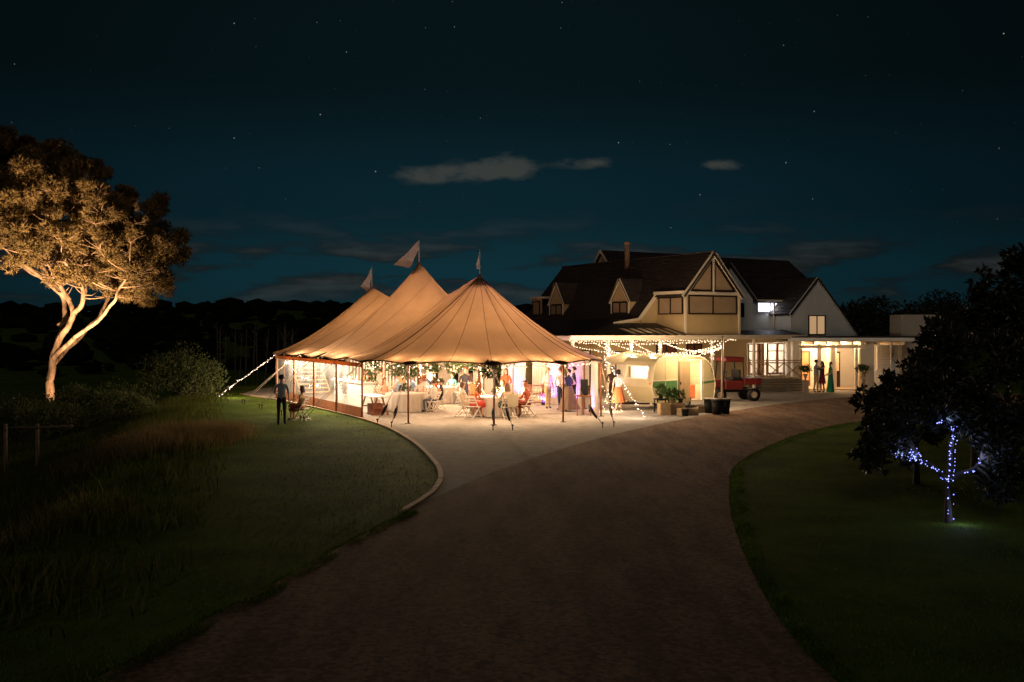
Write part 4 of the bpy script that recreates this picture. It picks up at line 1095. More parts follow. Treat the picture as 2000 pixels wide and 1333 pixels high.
# second gable
boards('gable_wall', [(2.9, 3.0), (6.46, 3.0), (6.46, 5.21), (4.68, 7.05), (2.9, 5.21)], front(1.8), m_greyw)
shingled('roof', (4.68, 1.65, 7.12), (4.68, 6.5, 7.12), (6.66, 1.65, 5.07), (6.66, 6.5, 5.07), 14); shingled('roof', (4.68, 1.65, 7.12), (4.68, 6.5, 7.12), (2.7, 1.65, 5.07), (2.7, 6.5, 5.07), 14)
bar('barge_board', m_greyw, (4.68, 1.70, 7.08), (6.62, 1.70, 5.08), .05, .16, (.7, 0, .7))
boards('wall', [(1.8, 3.0), (3.2, 3.0), (3.2, 5.1), (1.8, 5.1)], right(6.46), m_greyw)
window(front(1.8), 5.3, 5.75, 4.1, 4.9, 1, m_dark)
# rear block with hipped roof and the lit high window
boards('wall', [(6.46, 3.0), (8.1, 3.0), (8.1, 5.2), (6.46, 5.2)], front(3.2), m_greyw); boards('wall', [(10.2, 3.0), (14.0, 3.0), (14.0, 5.2), (10.2, 5.2)], front(3.2), m_greyw)
boards('wall', [(8.1, 3.0), (10.2, 3.0), (10.2, 4.40), (8.1, 4.40)], front(3.2), m_greyw); boards('wall', [(8.1, 5.02), (10.2, 5.02), (10.2, 5.2), (8.1, 5.2)], front(3.2), m_greyw)
m_litw = mat('lit_white_pane', (.8, .8, .85), .4, .03, 3, emit=(.80, .82, 1.0), estr=1.5)
window(front(3.2), 8.1, 10.2, 4.40, 5.02, 2, m_litw, .045)
lamp('high_window_light', 'POINT', (9.15, 3.02, 4.7), 22, (.85, .88, 1.0), house, .25)
shingled('roof', (3.74, 5.7, 7.80), (13.2, 5.7, 7.80), (3.74, 2.95, 5.12), (14.2, 2.95, 5.12), 18); slab('roof', [(3.74, 5.7, 7.80), (13.2, 5.7, 7.80), (14.2, 8.6, 5.1), (3.74, 8.6, 5.1)]); slab('roof', [(13.2, 5.7, 7.80), (14.2, 2.95, 5.12), (14.2, 8.6, 5.1)])
bar('gutter', m_trim, (6.7, 2.92, 5.12), (12.0, 2.92, 5.12), .10, .10)
# third gable
boards('gable_wall', [(9.25, 2.95), (14.72, 2.95), (14.72, 3.06), (11.34, 6.4), (9.25, 4.47)], front(1.59), m_greyw)
boards('wall', [(1.59, 2.9), (3.2, 2.9), (3.2, 4.5), (1.59, 4.5)], left(9.25), m_greyw)
shingled('roof', (11.34, 1.45, 6.50), (11.34, 8, 6.50), (9.05, 1.45, 4.30), (9.05, 8, 4.30), 14); shingled('roof', (11.34, 1.45, 6.50), (11.34, 8, 6.50), (14.95, 1.45, 2.98), (14.95, 8, 2.98), 20)
bar('barge_board', m_greyw, (11.34, 1.50, 6.44), (14.85, 1.50, 2.98), .05, .16, (.7, 0, .7)); bar('barge_board', m_greyw, (11.34, 1.50, 6.44), (9.08, 1.50, 4.26), .05, .16, (-.7, 0, .7))
m_litp = mat('lit_peach_pane', (.7, .55, .4), .5, .06, 1.5, emit=(1.0, .60, .30), estr=.42)
window(front(1.59), 10.62, 12.02, 3.08, 4.25, 2, m_litp)
bar('downpipe', m_trim, (9.15, 2.85, 2.95), (9.15, 2.85, 5.0), .09, .09)
mb = MB(); mb.box(13.3, 14.6, 3.4, 4.6, 3.2, 4.5); mb.build('roof_dormer_box', m_greyw, house)
# rear ridge with small pink gable end
mb = MB(); mb.quad((3.25, 9.1, 5.25), (3.25, 14.9, 5.25), (3.25, 12, 8.42)); mb.build('gable_wall', m_cream, house)
for s in (-1, 1): slab('roof', [(3.05, 12, 8.50), (12.5, 12, 8.50), (12.5, 12 + s * 3.1, 5.1), (3.05, 12 + s * 3.1, 5.1)])
for s in (-1, 1): bar('barge_board', m_trim, (3.02, 12, 8.46), (3.02, 12 + s * 3.0, 5.2), .05, .15, (0, s * .7, .7))

# ---- entrance porch, square to the drive
porch = thing('entrance_porch', 'cream entrance porch with white columns and rafters beside the house', 'porch', (15.9, 55.5, 0))
def pb_(name, m, *b, smooth=False): mb = MB(); mb.box(*b); return mb.build(name, m, porch)
E = 2.78
pb_('floor', mat('porch_floor', (.50, .40, .28), .7), .0, 6.3, .2, 3.4, .0, .06)
pb_('column', m_trim, -.2, .12, -.1, .2, 0, E); pb_('column', m_trim, -.42, -.27, .3, .45, 0, E)
boardsP = boards('pier', [(3.55, .0), (4.28, .0), (4.28, E), (3.55, E)], lambda u, z, o: (u, -.02 - o, z), m_trim, .17, porch)
pb_('pier_core', m_trim, 3.56, 4.27, .05, .5, 0, E)
pb_('lintel', m_trim, .13, 3.54, .02, .2, 2.36, 2.52)
pb_('fascia', m_greyw, -.6, 6.4, -.35, -.28, E - .02, E + .16); pb_('roof', m_roofv, -.7, 6.6, -.30, 4.6, E + .05, E + .24)
pb_('ceiling', m_trim, -.4, 6.3, -.25, 3.4, E - .06, E - .03)
for k in range(9): pb_('rafter', m_trim, .1 + k * .72, .18 + k * .72, -.24, 3.3, E - .22, E - .065)
pb_('back_wall', m_white, .12, 6.3, 3.38, 3.45, 0, E - .07); pb_('side_wall', m_white, .12, .2, .21, 3.37, 0, E - .07)
pb_('jamb', m_white, .24, .36, .25, .35, .06, 2.36); pb_('column', m_white, 1.48, 1.72, 1.2, 1.44, .06, E - .23); pb_('column', m_white, 2.22, 2.46, 1.0, 1.24, .06, E - .23); pb_('jamb', m_white, 3.32, 3.48, .25, .4, .06, 2.36)
d = pb_('door', mat('tan_door', (.50, .30, .14), .5, .1, 3, stretch=(5, 1, .4)), .62, 1.62, 3.28, 3.36, .06, 2.05)
for b in ((.54, .62, 3.26, 3.37, .06, 2.13), (1.62, 1.70, 3.26, 3.37, .06, 2.13), (.62, 1.62, 3.26, 3.37, 2.05, 2.13), (1.0, 1.06, 3.25, 3.275, .06, 2.05)): mb = MB(); mb.box(*b); mb.build('door_frame', MATS['stained_frame'], d)
d = pb_('door', m_frame, 2.62, 3.18, 2.38, 2.44, .06, 2.12)
mb = MB(); mb.box(2.80, 3.10, 2.35, 2.378, 1.0, 2.02); mb.build('door_glass', mat('glow_glass', (.6, .4, .25), .3, emit=(1, .62, .3), estr=.25), d)
mb = MB(); mb.box(2.66, 3.12, 2.33, 2.377, .92, .98); mb.build('push_bar', m_frame, d)
pb_('partition', m_trim, 2.47, 2.61, 1.26, 3.37, .06, E - .23)
boards('side_wall', [(4.3, 0), (6.3, 0), (6.3, E - .23), (4.3, E - .23)], lambda u, z, o: (u, 1.6 - o, z), m_greyw, .17, porch)
for k in range(9): pb_('louvre_blade', m_white, 5.05, 5.75, 1.44, 1.52, 1.15 + k * .14, 1.25 + k * .14)
for b in ((4.98, 5.05, 1.08, 2.45), (5.75, 5.82, 1.08, 2.45)): pb_('louvre_frame', m_white, b[0], b[1], 1.43, 1.53, b[2], b[3])
for i, (x, y) in enumerate(((.85, 1.7), (2.0, 2.3), (2.9, 1.2))):
    mb = MB(); mb.lathe([(.09, 0), (.085, -.03)], 14, (x, y, E - .064 - .0)); mb.build('downlight', emat('downlight_lens_%d' % i, (1, .75, .45), 6), porch)
    lamp('downlight_beam', 'POINT', (x, y, E - .32), 170, (1.0, .62, .32), porch, .08)
# low roof lantern
mb = MB(); mb.raw([(-1.6, 1.6, E + .25), (1.3, 1.6, E + .25), (1.3, 3.6, E + .25), (-1.6, 3.6, E + .25), (-.15, 2.6, E + .62)], [(0, 1, 4), (1, 2, 4), (2, 3, 4), (3, 0, 4)]); mb.build('roof_lantern', m_roofv, porch)
# pale rendered chimney block
ch = thing('chimney_block', 'plain rendered chimney block at the end of the porch', 'chimney', (22.3, 57, 0))
mb = MB(); mb.bbox(0, 2.3, 0, 1.8, 0, 4.25, .02); mb.build('shaft', mat('grey_render', (.42, .40, .35), .8, .06, 2, .1), ch)
mb = MB(); mb.lathe([(.12, 4.25), (.12, 4.42), (.16, 4.43), (.16, 4.5), (.05, 4.55)], 12, (1.2, .6, 0)); mb.build('cowl', m_iron, ch, True)

# deck with crossed balustrade
deck = thing('timber_deck', 'raised timber deck with crossed balustrade before the lit room', 'deck', (12.95, 54.4, 0))
m_deckw = mat('deck_timber', (.12, .10, .07), .8, .3, 4, .3); m_balw = mat('balustrade_timber', (.40, .25, .14), .7, .2, 4)
mb = MB(); mb.box(0, 2.9, 0, 3.6, .60, .70); mb.build('deck_top', m_deckw, deck)
for k in range(4): mb = MB(); mb.box(0, 2.9, -.02, .02, .02 + k * .145, .15 + k * .145); mb.build('skirt_board', m_deckw, deck)
for z in (1.06, 1.55, 1.68): mb = MB(); mb.box(0, 2.9, .03, .09, z, z + .055) if z > 1.1 else mb.box(0, 2.9, .03, .09, .74, .79); mb.build('rail', m_balw, deck)
for k in range(4):
    x = k * 2.84 / 3
    mb = MB(); mb.box(x, x + .08, .02, .10, .70, 1.79); mb.build('post', m_balw, deck)
    if k < 3:
        for (a, b) in (((x + .08, .8), (x + 2.84 / 3, 1.54)), ((x + .08, 1.54), (x + 2.84 / 3, .8))): mb = MB(); mb.bar((a[0], .06, a[1]), (b[0], .06, b[1]), .05, .045, (0, 1, 0)); mb.build('cross_brace', m_balw, deck)
# ------------------------------------------------------------------ vintage caravan
CR = radians(35); CO = Vector((5.86, 41.6, 0))
van = thing('vintage_caravan', 'vintage cream caravan with a green flash and open side door', 'caravan', CO, CR)
m_vc = mat('caravan_cream', (.55, .46, .25), .35, .05, 2, spec=.5); m_vg = mat('caravan_green', (.085, .20, .065), .35, .08, 2, spec=.5)
prof = [(.26, .30), (.10, .62), (-.03, .98), (.02, 1.30), (.085, 1.66), (.13, 1.86), (.20, 2.02), (.36, 2.17), (.62, 2.25), (1.2, 2.30), (1.9, 2.31), (2.6, 2.27), (3.1, 2.14), (3.42, 1.92), (3.60, 1.62), (3.70, 1.25), (3.74, .95), (3.66, .55), (3.60, .30)]
Wc = 1.95
def topz(u):
    for (a, b), (c, d) in zip(prof[3:], prof[4:]):
        if a <= u <= c: return b + (d - b) * (u - a) / (c - a)
    return 2.0
mb = MB()      # skin over the curved ends and roof, with the end window opening left out
for (a, b), (c, d) in zip(prof, prof[1:]):
    if (a, b) == (.02, 1.30) or (a, b) == (.085, 1.66):
        mb.quad((a, 0, b), (c, 0, d), (c, .28, d), (a, .28, b)); mb.quad((a, Wc - .28, b), (c, Wc - .28, d), (c, Wc, d), (a, Wc, b))
    else: mb.quad((a, 0, b), (c, 0, d), (c, Wc, d), (a, Wc, b))
D0, D1, DZ0, DZ1 = 2.15, 2.87, .34, 2.06
def side(y, door):
    lo = [p for p in prof if p[0] <= 1.0 and p[1] < 2.26]
    P1 = [(D0 if door else 1.9, .30)] + prof[:11] + [(D0 if door else 1.9, 2.30)]
    mb.quad(*[(u, y, z) for u, z in P1])
    P2 = [(D1 if door else 1.9, .30), (D1 if door else 1.9, 2.24 if door else 2.30)] + ([] if door else [prof[11]]) + prof[12:]
    mb.quad(*[(u, y, z) for u, z in P2])
    if door:
        mb.quad((D0, y, DZ1), (D1, y, DZ1), (D1, y, 2.24), (2.6, y, 2.27), (D0, y, 2.30)); mb.quad((D0, y, .30), (D1, y, .30), (D1, y, DZ0), (D0, y, DZ0))
side(0, True); side(Wc, False)
mb.quad((.26, 0, .30), (3.6, 0, .30), (3.6, Wc, .30), (.26, Wc, .30))
body = mb.build('body', m_vc, van)
mb = MB()
for y in (-.012, Wc + .012): mb.tube([(u, y, z) for u, z in prof], .022, 6)
mb.build('edge_trim', m_trim, van, True)
# green flash: deep panel ahead of the door, thin line behind it
mb = MB(); mb.quad((.02, -.006, 1.20), (1.46, -.006, 1.24), (1.46, -.006, .32), (.95, -.006, .32), (.55, -.006, .75), (0.0, -.006, 1.02)); mb.build('green_flash', m_vg, van)
mb = MB(); mb.quad((2.95, -.006, 1.12), (3.70, -.006, 1.18), (3.72, -.006, 1.08), (2.95, -.006, 1.04)); mb.build('green_flash', m_vg, van)
for (u, z0, z1) in ((.75, .32, 2.26), (1.44, .32, 2.29), (3.0, .32, 2.16)): mb = MB(); mb.box(u, u + .018, -.016, -.007, z0, z1); mb.build('panel_moulding', m_trim, van)
mb = MB(); mb.bar((.0, -.016, 1.26), (1.46, -.016, 1.26), .012, .03); mb.build('waist_moulding', m_trim, van)
mb = MB(); mb.bar((2.95, -.016, 1.20), (3.70, -.016, 1.20), .012, .03); mb.build('waist_moulding', m_trim, van)
mb = MB(); mb.tube([(3.2, -.02, 2.02), (3.45, -.02, 1.8), (3.55, -.02, 1.5)], .012, 5); mb.build('grab_rail', m_iron, van)
# end window
mb = MB(); a, c = Vector((.02, 0, 1.30)), Vector((.13, 0, 1.86)); n = Vector((-1, 0, .2)).normalized()
def ew(y, t, o): p = a + (c - a) * t; return Vector((p.x, y, p.z)) + n * o
for (y0, y1, t0, t1) in ((.28, Wc - .28, -.03, .06), (.28, Wc - .28, .94, 1.03), (.22, .31, -.03, 1.03), (Wc - .31, Wc - .22, -.03, 1.03)):
    P = [ew(y0, t0, 0), ew(y1, t0, 0), ew(y1, t1, 0), ew(y0, t1, 0), ew(y0, t0, .05), ew(y1, t0, .05), ew(y1, t1, .05), ew(y0, t1, .05)]
    mb.raw(P, [(0, 1, 2, 3), (7, 6, 5, 4), (0, 4, 5, 1), (1, 5, 6, 2), (2, 6, 7, 3), (3, 7, 4, 0)])
w = mb.build('window', m_trim, van); mb = MB(); mb.quad(ew(.3, .03, .015), ew(Wc - .3, .03, .015), ew(Wc - .3, .97, .015), ew(.3, .97, .015)); mb.build('pane', m_glass, w)
# open door leaf folded back, ribbed
mb = MB()
for k in range(8): x = 1.50 + k * .08; mb.box(x, x + .07, -.075, -.05, .36, 2.04)
mb.box(1.49, 2.14, -.05, -.03, .36, 2.04); dl = mb.build('door', mat('ribbed_door', (.36, .25, .13), .6, .1), van)
mb = MB(); mb.box(1.54, 1.58, -.11, -.075, 1.05, 1.17); mb.build('handle', m_iron, dl)
mb = MB()
for b in ((D0 - .05, D0, -.03, .03, DZ0, DZ1), (D1, D1 + .05, -.03, .03, DZ0, DZ1), (D0 - .05, D1 + .05, -.03, .03, DZ1, DZ1 + .05)): mb.box(*b)
mb.build('door_frame', m_white, van)
# interior
mb = MB(); mb.box(.35, 3.5, .06, Wc - .06, .34, .36); mb.build('floor', m_stone, van)
mb = MB(); mb.quad((.5, Wc - .05, .36), (3.5, Wc - .05, .36), (3.5, Wc - .05, 2.0), (.5, Wc - .05, 2.0)); mb.build('lining', m_white, van)
mb = MB(); mb.bbox(1.9, 3.4, 1.25, Wc - .08, .37, 1.22, .02); mb.build('counter', m_white, van)
mb = MB(); mb.bbox(2.62, 3.25, .72, .98, .37, .95, .02); mb.build('cabinet', mat('orange_cabinet', (.60, .17, .07), .5), van)
for k in range(6): mb = MB(); mb.lathe([(.035, 0), (.04, .14), (.015, .2), (.015, .27)], 8, (2.75 + k * .11, 1.45, 1.225)); mb.build('bottle', mat('bottle_%d' % (k % 3), ((.35, .18, .05), (.1, .2, .08), (.7, .6, .4))[k % 3], .2, spec=.6), van, True)
mb = MB(); mb.lathe([(.05, 2.16), (.12, 2.05), (.12, 2.02)], 12, (1.9, 1.0, 0)); mb.build('ceiling_lamp', emat('van_lamp', (1, .9, .75), 5), van, True)
lamp('caravan_lamp_glow', 'POINT', (1.9, 1.0, 1.9), 110, (1.0, .92, .82), van, .1)
# wheels, arch, drawbar, corner lamp
for y in (.12, Wc - .12):
    mb = MB(); R_ = .33
    for s in range(1): pass
    v = []
    mb.raw([(2.0 + R_ * cos(k * pi / 10) * q, y + o, .335 + R_ * sin(k * pi / 10) * q) for (q, o) in ((.6, -.09), (1, -.07), (1, .07), (.6, .09)) for k in range(20)], [(r * 20 + k, r * 20 + (k + 1) % 20, (r + 1) * 20 + (k + 1) % 20, (r + 1) * 20 + k) for r in range(3) for k in range(20)])
    wh = mb.build('wheel', m_dark, van, True)
    mb = MB(); mb.raw([(2.0 + .2 * cos(k * pi / 10), y - .085, .335 + .2 * sin(k * pi / 10)) for k in range(20)], [tuple(range(20))]); mb.build('hub_cap', m_white, wh)
mb = MB(); mb.bar((.3, .5, .26), (-.95, Wc / 2, .30), .07, .07); mb.bar((.3, Wc - .5, .26), (-.95, Wc / 2, .30), .07, .07); mb.build('drawbar', m_iron, van)
mb = MB(); mb.tube([(-.85, Wc / 2, 0.0), (-.85, Wc / 2, .42)], .03, 8); mb.build('jockey_stand', m_iron, van)
mb = MB(); mb.ico((0.0, .14, 1.13), .055, 2); mb.build('corner_lamp', mat('orange_lamp', (.75, .22, .04), .3), van, True)

# ------------------------------------------------------------------ red utility buggy
ub = thing('utility_buggy', 'red utility buggy with a roof and tray parked behind the caravan', 'buggy', (11.08, 47.7, 0), radians(8))
m_red = mat('red_plastic', (.14, .014, .011), .5, .1, 3, spec=.5)
mb = MB(); mb.bbox(-.2, .68, -.62, .62, .78, 1.10, .03); tr = mb.build('tray', m_red, ub)
mb = MB(); mb.box(-.1, .60, -.645, -.622, .88, .92); mb.box(.35, .39, -.648, -.622, .80, 1.08); mb.build('tray_rib', mat('dark_red', (.25, .02, .02), .5), tr)
mb = MB(); mb.bbox(-1.1, -.22, -.60, .60, .55, .98, .05); mb.build('cab_body', m_red, ub)
mb = MB(); mb.bbox(-1.75, -1.12, -.52, .52, .62, 1.02, .10); mb.build('bonnet', m_red, ub)
mb = MB(); mb.bbox(-1.15, -.18, -.64, .64, 1.86, 2.10, .07); mb.build('roof', m_red, ub)
for (x, t) in ((-1.1, -.10), (-.24, .06)):
    for y in (-.57, .57): mb = MB(); mb.tube([(x + t, y, .95), (x, y, 1.90)], .03, 8); mb.build('roll_bar', m_dark, ub, True)
mb = MB(); mb.bbox(-.72, -.34, -.5, .5, .98, 1.12, .04); mb.bbox(-.42, -.30, -.5, .5, 1.12, 1.5, .04); mb.build('bench_seat', m_dark, ub)
mb = MB(); mb.tube([(-.98 + .03 * sin(k * pi / 6), -.25 + .16 * cos(k * pi / 6), 1.28 + .15 * sin(k * pi / 6)) for k in range(13)], .015, 5); mb.build('steering_wheel', m_dark, ub, True)
mb = MB(); mb.box(-1.5, .6, -.30, .30, .42, .56); mb.build('chassis', m_dark, ub)
for x in (-1.38, .28):
    for y in (-.58, .58):
        mb = MB(); q = [(.5, -.11), (1, -.09), (1, .09), (.5, .11)]
        mb.raw([(x + .31 * a * cos(k * pi / 10), y + o, .315 + .31 * a * sin(k * pi / 10)) for a, o in q for k in range(20)], [(r * 20 + k, r * 20 + (k + 1) % 20, (r + 1) * 20 + (k + 1) % 20, (r + 1) * 20 + k) for r in range(3) for k in range(20)])
        wh = mb.build('wheel', m_dark, ub, True)
        mb = MB(); mb.raw([(x + .17 * cos(k * pi / 8), y - .10 if y < 0 else y + .10, .315 + .17 * sin(k * pi / 8)) for k in range(16)], [tuple(range(16))]); mb.build('rim', mat('rim_tan', (.45, .36, .26), .5), wh)
for y in (-.35, .35): mb = MB(); mb.ico((-1.76, y, .88), .07, 2, (.5, 1, 1)); mb.build('headlight', m_white, ub, True)

# ------------------------------------------------------------------ cream umbrella
um = thing('market_umbrella', 'cream market umbrella open above the guests beside the caravan', 'umbrella', WP(1226, 700, 45.2) * Vector((1, 1, 0)) if False else Vector((5.3, 45.4, 0)))
m_um = fabric('cream_umbrella', (.72, .60, .40), .45, .05, 2)
for k in range(8):
    a0, a1 = k * pi / 4, (k + 1) * pi / 4; rows = []
    for r in range(6):
        t = r / 5; row = []
        for c in range(5):
            f = c / 4; a = a0 + (a1 - a0) * f; rr = 1.75 * t * (1 - .05 * sin(pi * f)); row.append((rr * cos(a), rr * sin(a), 2.42 - .52 * t ** 1.15 - .03 * sin(pi * f) * t))
        rows.append(row)
    mb = MB(); mb.grid(rows); mb.build('canopy_panel', m_um, um, True)
    mb = MB(); mb.tube([(.05 * cos(a0), .05 * sin(a0), 2.38), (1.74 * cos(a0), 1.74 * sin(a0), 1.88)], .012, 5); mb.build('rib', m_pole, um)
mb = MB(); mb.tube([(0, 0, .05), (0, 0, 2.44)], .028, 10); mb.build('pole', m_pole, um, True)
mb = MB(); mb.lathe([(.30, 0), (.30, .05), (.06, .08), (.05, .3)], 16); mb.build('base', m_iron, um, True)

# ------------------------------------------------------------------ bins, crates and pots by the caravan
def wheel_bin(label, px, py, h=.62):
    t = thing('black_bin', label, 'bin', GP(px, py), 0, 'black bins by the festoon pole')
    mb = MB(); mb.lathe([(.17, 0), (.20, h * .5), (.215, h)], 18); mb.build('tub', m_dark, t, True)
    mb = MB(); mb.lathe([(.235, h - .02), (.235, h + .03), (.20, h + .05)], 18); mb.build('rim', mat('bin_rim', (.22, .18, .13), .4), t, True)
wheel_bin('round black bin standing against the caravan, furthest from the festoon pole', 1385, 807, .56); wheel_bin('middle round black bin between the caravan and the festoon pole', 1400, 810, .60); wheel_bin('round black bin tucked behind the festoon pole', 1416, 809, .58)
m_crate = mat('pale_crate', (.42, .29, .15), .8, .2, 5, .3)
def crate(label, px, py, w, d, h, rz, m=None, z=0, group='wooden crates by the caravan'):
    p = GP(px, py); p.z = z
    t = thing('wooden_crate', label, 'crate', p, rz, group); m = m or m_crate
    n = max(2, int(h / .1)); g = h / n
    for s in (-1, 1):
        for k in range(n):
            mb = MB(); mb.box(-w / 2, w / 2, s * d / 2 - .01, s * d / 2 + .01, k * g + .005, (k + 1) * g - .008); mb.build('slat', m, t)
            mb = MB(); mb.box(s * w / 2 - .01, s * w / 2 + .01, -d / 2 + .012, d / 2 - .012, k * g + .005, (k + 1) * g - .008); mb.build('slat', m, t)
    mb = MB(); mb.box(-w / 2 + .02, w / 2 - .02, -d / 2 + .02, d / 2 - .02, .0, .02); mb.build('base', m, t)
    for sx in (-1, 1):
        for sy in (-1, 1): mb = MB(); mb.box(sx * (w / 2 - .03) - .015, sx * (w / 2 - .03) + .015, sy * (d / 2 - .03) - .015, sy * (d / 2 - .03) + .015, .021, h); mb.build('corner_post', m, t)
    return t
crate('upright pale crate beside the black bench by the caravan', 1297, 811, .42, .4, .48, .2); crate('largest pale crate with pots on top by the caravan', 1320, 809, .62, .45, .46, .1); crate('small pale crate on the gravel in front of the caravan door', 1352, 811, .45, .35, .28, -.1); crate('low pale crate under the caravan door', 1372, 806, .5, .35, .24, .15); crate('pale crate tipped against the caravan wheel side', 1333, 812, .3, .3, .3, .6)
bn = thing('black_bench', 'low black bench with thin legs beside the pale crates', 'bench', GP(1291, 806), .25)
mb = MB(); mb.bbox(-.25, .3, -.2, .2, .50, .58, .01); mb.build('seat', m_dark, bn)
for x in (-.22, .27):
    for y in (-.17, .17): mb = MB(); mb.bar((x, y, 0), (x, y, .5), .04, .04); mb.build('leg', m_dark, bn)
bk = thing('black_bucket', 'small black bucket beside the small pale crate', 'bucket', GP(1338, 813)); mb = MB(); mb.lathe([(.12, 0), (.15, .26), (.16, .27)], 16); mb.build('tub', m_dark, bk, True); mb = MB(); mb.tube([(.155 * cos(a * pi / 8), -.02, .26 - .12 * sin(a * pi / 8)) for a in range(9)], .006, 5); mb.build('handle', m_iron, bk)
def potplant(label, p, r, h, n, L, seed, flowers=0, potm=None):
    R = random.Random(seed); t = thing('potted_plant', label, 'plant', p, 0, 'pots around the caravan')
    mb = MB(); mb.lathe([(r * .6, 0), (r * .85, h), (r * .92, h), (r * .92, h + .03), (r * .7, h + .03)], 14); mb.build('pot', potm or m_dark, t, True)
    mb = MB(); clump(mb, (0, 0, h + .16), r * 1.5, r * 1.3, .18, n, L, L * .4, R); mb.build('foliage', m_green, t, kind='stuff')
    for i in range(flowers): mb = MB(); d = rand_dir(R); mb.ico((d.x * r * 1.4, d.y * r * 1.2, h + .18 + abs(d.z) * .15), .05, 1); mb.build('flower', m_petal, t, True)
potplant('dark leafy pot plant on the black bench', GP(1291, 806) + Vector((0, 0, .58)), .13, .16, 160, .14, 1); 
p = GP(1320, 809); potplant('bushy pot plant with a pale flower on the largest crate', p + Vector((-.15, 0, .46)), .16, .18, 220, .15, 2, 2, m_crate); potplant('dark round pot plant on the edge of the largest crate', p + Vector((.18, -.05, .46)), .12, .14, 160, .12, 3)
# ------------------------------------------------------------------ furniture in the tent
chair0 = thing('folding_chair', 'x', 'chair', (0, 0, 0))
m_chw = mat('white_folding_chair', (.70, .62, .53), .5, .06, 4)
def build_chair(t):      # faces -Y
    mb = MB(); mb.bbox(-.21, .21, -.2, .2, .43, .465, .012); mb.build('seat', m_chw, t)
    for s in (-1, 1):
        mb = MB(); mb.bar((s * .22, -.24, 0), (s * .215, .22, .86), .026, .04, (1, 0, 0)); mb.build('leg', m_chw, t)
        mb = MB(); mb.bar((s * .19, .27, 0), (s * .19, -.16, .44), .024, .036, (1, 0, 0)); mb.build('leg', m_chw, t)
    for (z, h) in ((.60, .05), (.70, .05), (.82, .09)): mb = MB(); y = -.24 + .46 * z / .86; mb.bar((-.215, y, z), (.215, y, z), .02, h); mb.build('back_slat', m_chw, t)
    for (y, z) in ((-.20, .1), (.235, .09)): mb = MB(); mb.bar((-.2, y, z), (.2, y, z), .018, .03); mb.build('stretcher', m_chw, t)
build_chair(chair0); _first = [True]
def chair(p, rz, label):
    if _first[0]:
        _first[0] = False; chair0.location = p; chair0.rotation_euler = (0, 0, rz); chair0['label'] = label; chair0['group'] = 'white folding chairs'; return chair0
    return dup(chair0, p, rz, label, 'white folding chairs')
def cloth_table(c, r, label, seed, h=.75, items=True):
    R = random.Random(seed)
    t = thing('round_table', 'round table hidden under ' + label, 'table', c, 0, 'round dining tables')
    mb = MB(); mb.lathe([(r, h - .03), (r, h)], 28); mb.build('tabletop', m_pole, t); mb = MB(); mb.lathe([(.3, 0), (.3, .03), (.05, .06), (.05, h - .031)], 14); mb.build('pedestal', m_iron, t, True)
    mb = MB(); n = 96; prof_ = [(.01, h + .006), (r * .6, h + .006), (r + .004, h + .005), (r + .02, h - .02)]; rows = []
    for (rr, z) in prof_: rows.append([(rr * cos(2 * pi * k / n), rr * sin(2 * pi * k / n), z) for k in range(n + 1)])
    for i in range(1, 6):
        z = h - .02 - i * (h - .05) / 5; f = .012 + .022 * i / 5
        rows.append([((r + .02 + .012 * i + f * (cos(2 * pi * k / n * 23) + .5 * cos(2 * pi * k / n * 9 + seed))) * cos(2 * pi * k / n), (r + .02 + .012 * i + f * (cos(2 * pi * k / n * 23) + .5 * cos(2 * pi * k / n * 9 + seed))) * sin(2 * pi * k / n), z) for k in range(n + 1)])
    mb.grid(rows); o = mb.build('tablecloth', m_linen, None, True); o.location = c; tag(o, label, 'tablecloth', 'floor length tablecloths')
    if not items: return
    cp = thing('table_centrepiece', 'low flower centrepiece on the ' + label.split(' on the ', 1)[1], 'flowers', Vector(c) + Vector((0, 0, h + .008)), 0, 'table centrepieces')
    mb = MB(); mb.lathe([(.05, 0), (.07, .12), (.06, .16)], 12); mb.build('vase', m_white, cp, True)
    mb = MB(); clump(mb, (0, 0, .24), .16, .16, .12, 130, .09, .045, R); mb.build('greenery', m_green, cp, kind='stuff')
    for i in range(5): mb = MB(); d = rand_dir(R); mb.ico((d.x * .13, d.y * .13, .26 + abs(d.z) * .09), .04, 1); mb.build('flower', m_petal, cp, True)
    for i in range(7):
        a = R.uniform(0, 2 * pi); p = Vector(c) + Vector((cos(a) * r * .72, sin(a) * r * .72, h + .008))
        g = MB(); g.lathe([(.035, 0), (.034, .008), (.006, .015), (.006, .09), (.035, .12), (.04, .16), (.033, .21)], 10); o = g.build('wine_glass', m_glass, None, True); o.location = p
        tag(o, 'stemmed wine glass on the ' + label.split(' on the ', 1)[1], 'glass', 'wine glasses on ' + label)
TA = Vector((-4.4, 41.5, 0)); TB = Vector((-.62, 39.3, 0)); TD = Vector((-6.3, 45.2, 0)); TE = Vector((-3.3, 46.2, 0)); TF = Vector((-7.0, 49.5, 0))
cloth_table(TA, .86, 'white pleated cloth on the round table behind the front guy ropes', 1)
cloth_table(TB, .90, 'white cloth on the round table beside the front tent pole', 2)
cloth_table(TD, .85, 'white cloth on the round table behind the clear tent wall', 3)
cloth_table(TE, .85, 'white cloth on the round table under the middle peak', 4)
cloth_table(TF, .85, 'white cloth on the round table under the rear peak', 5)

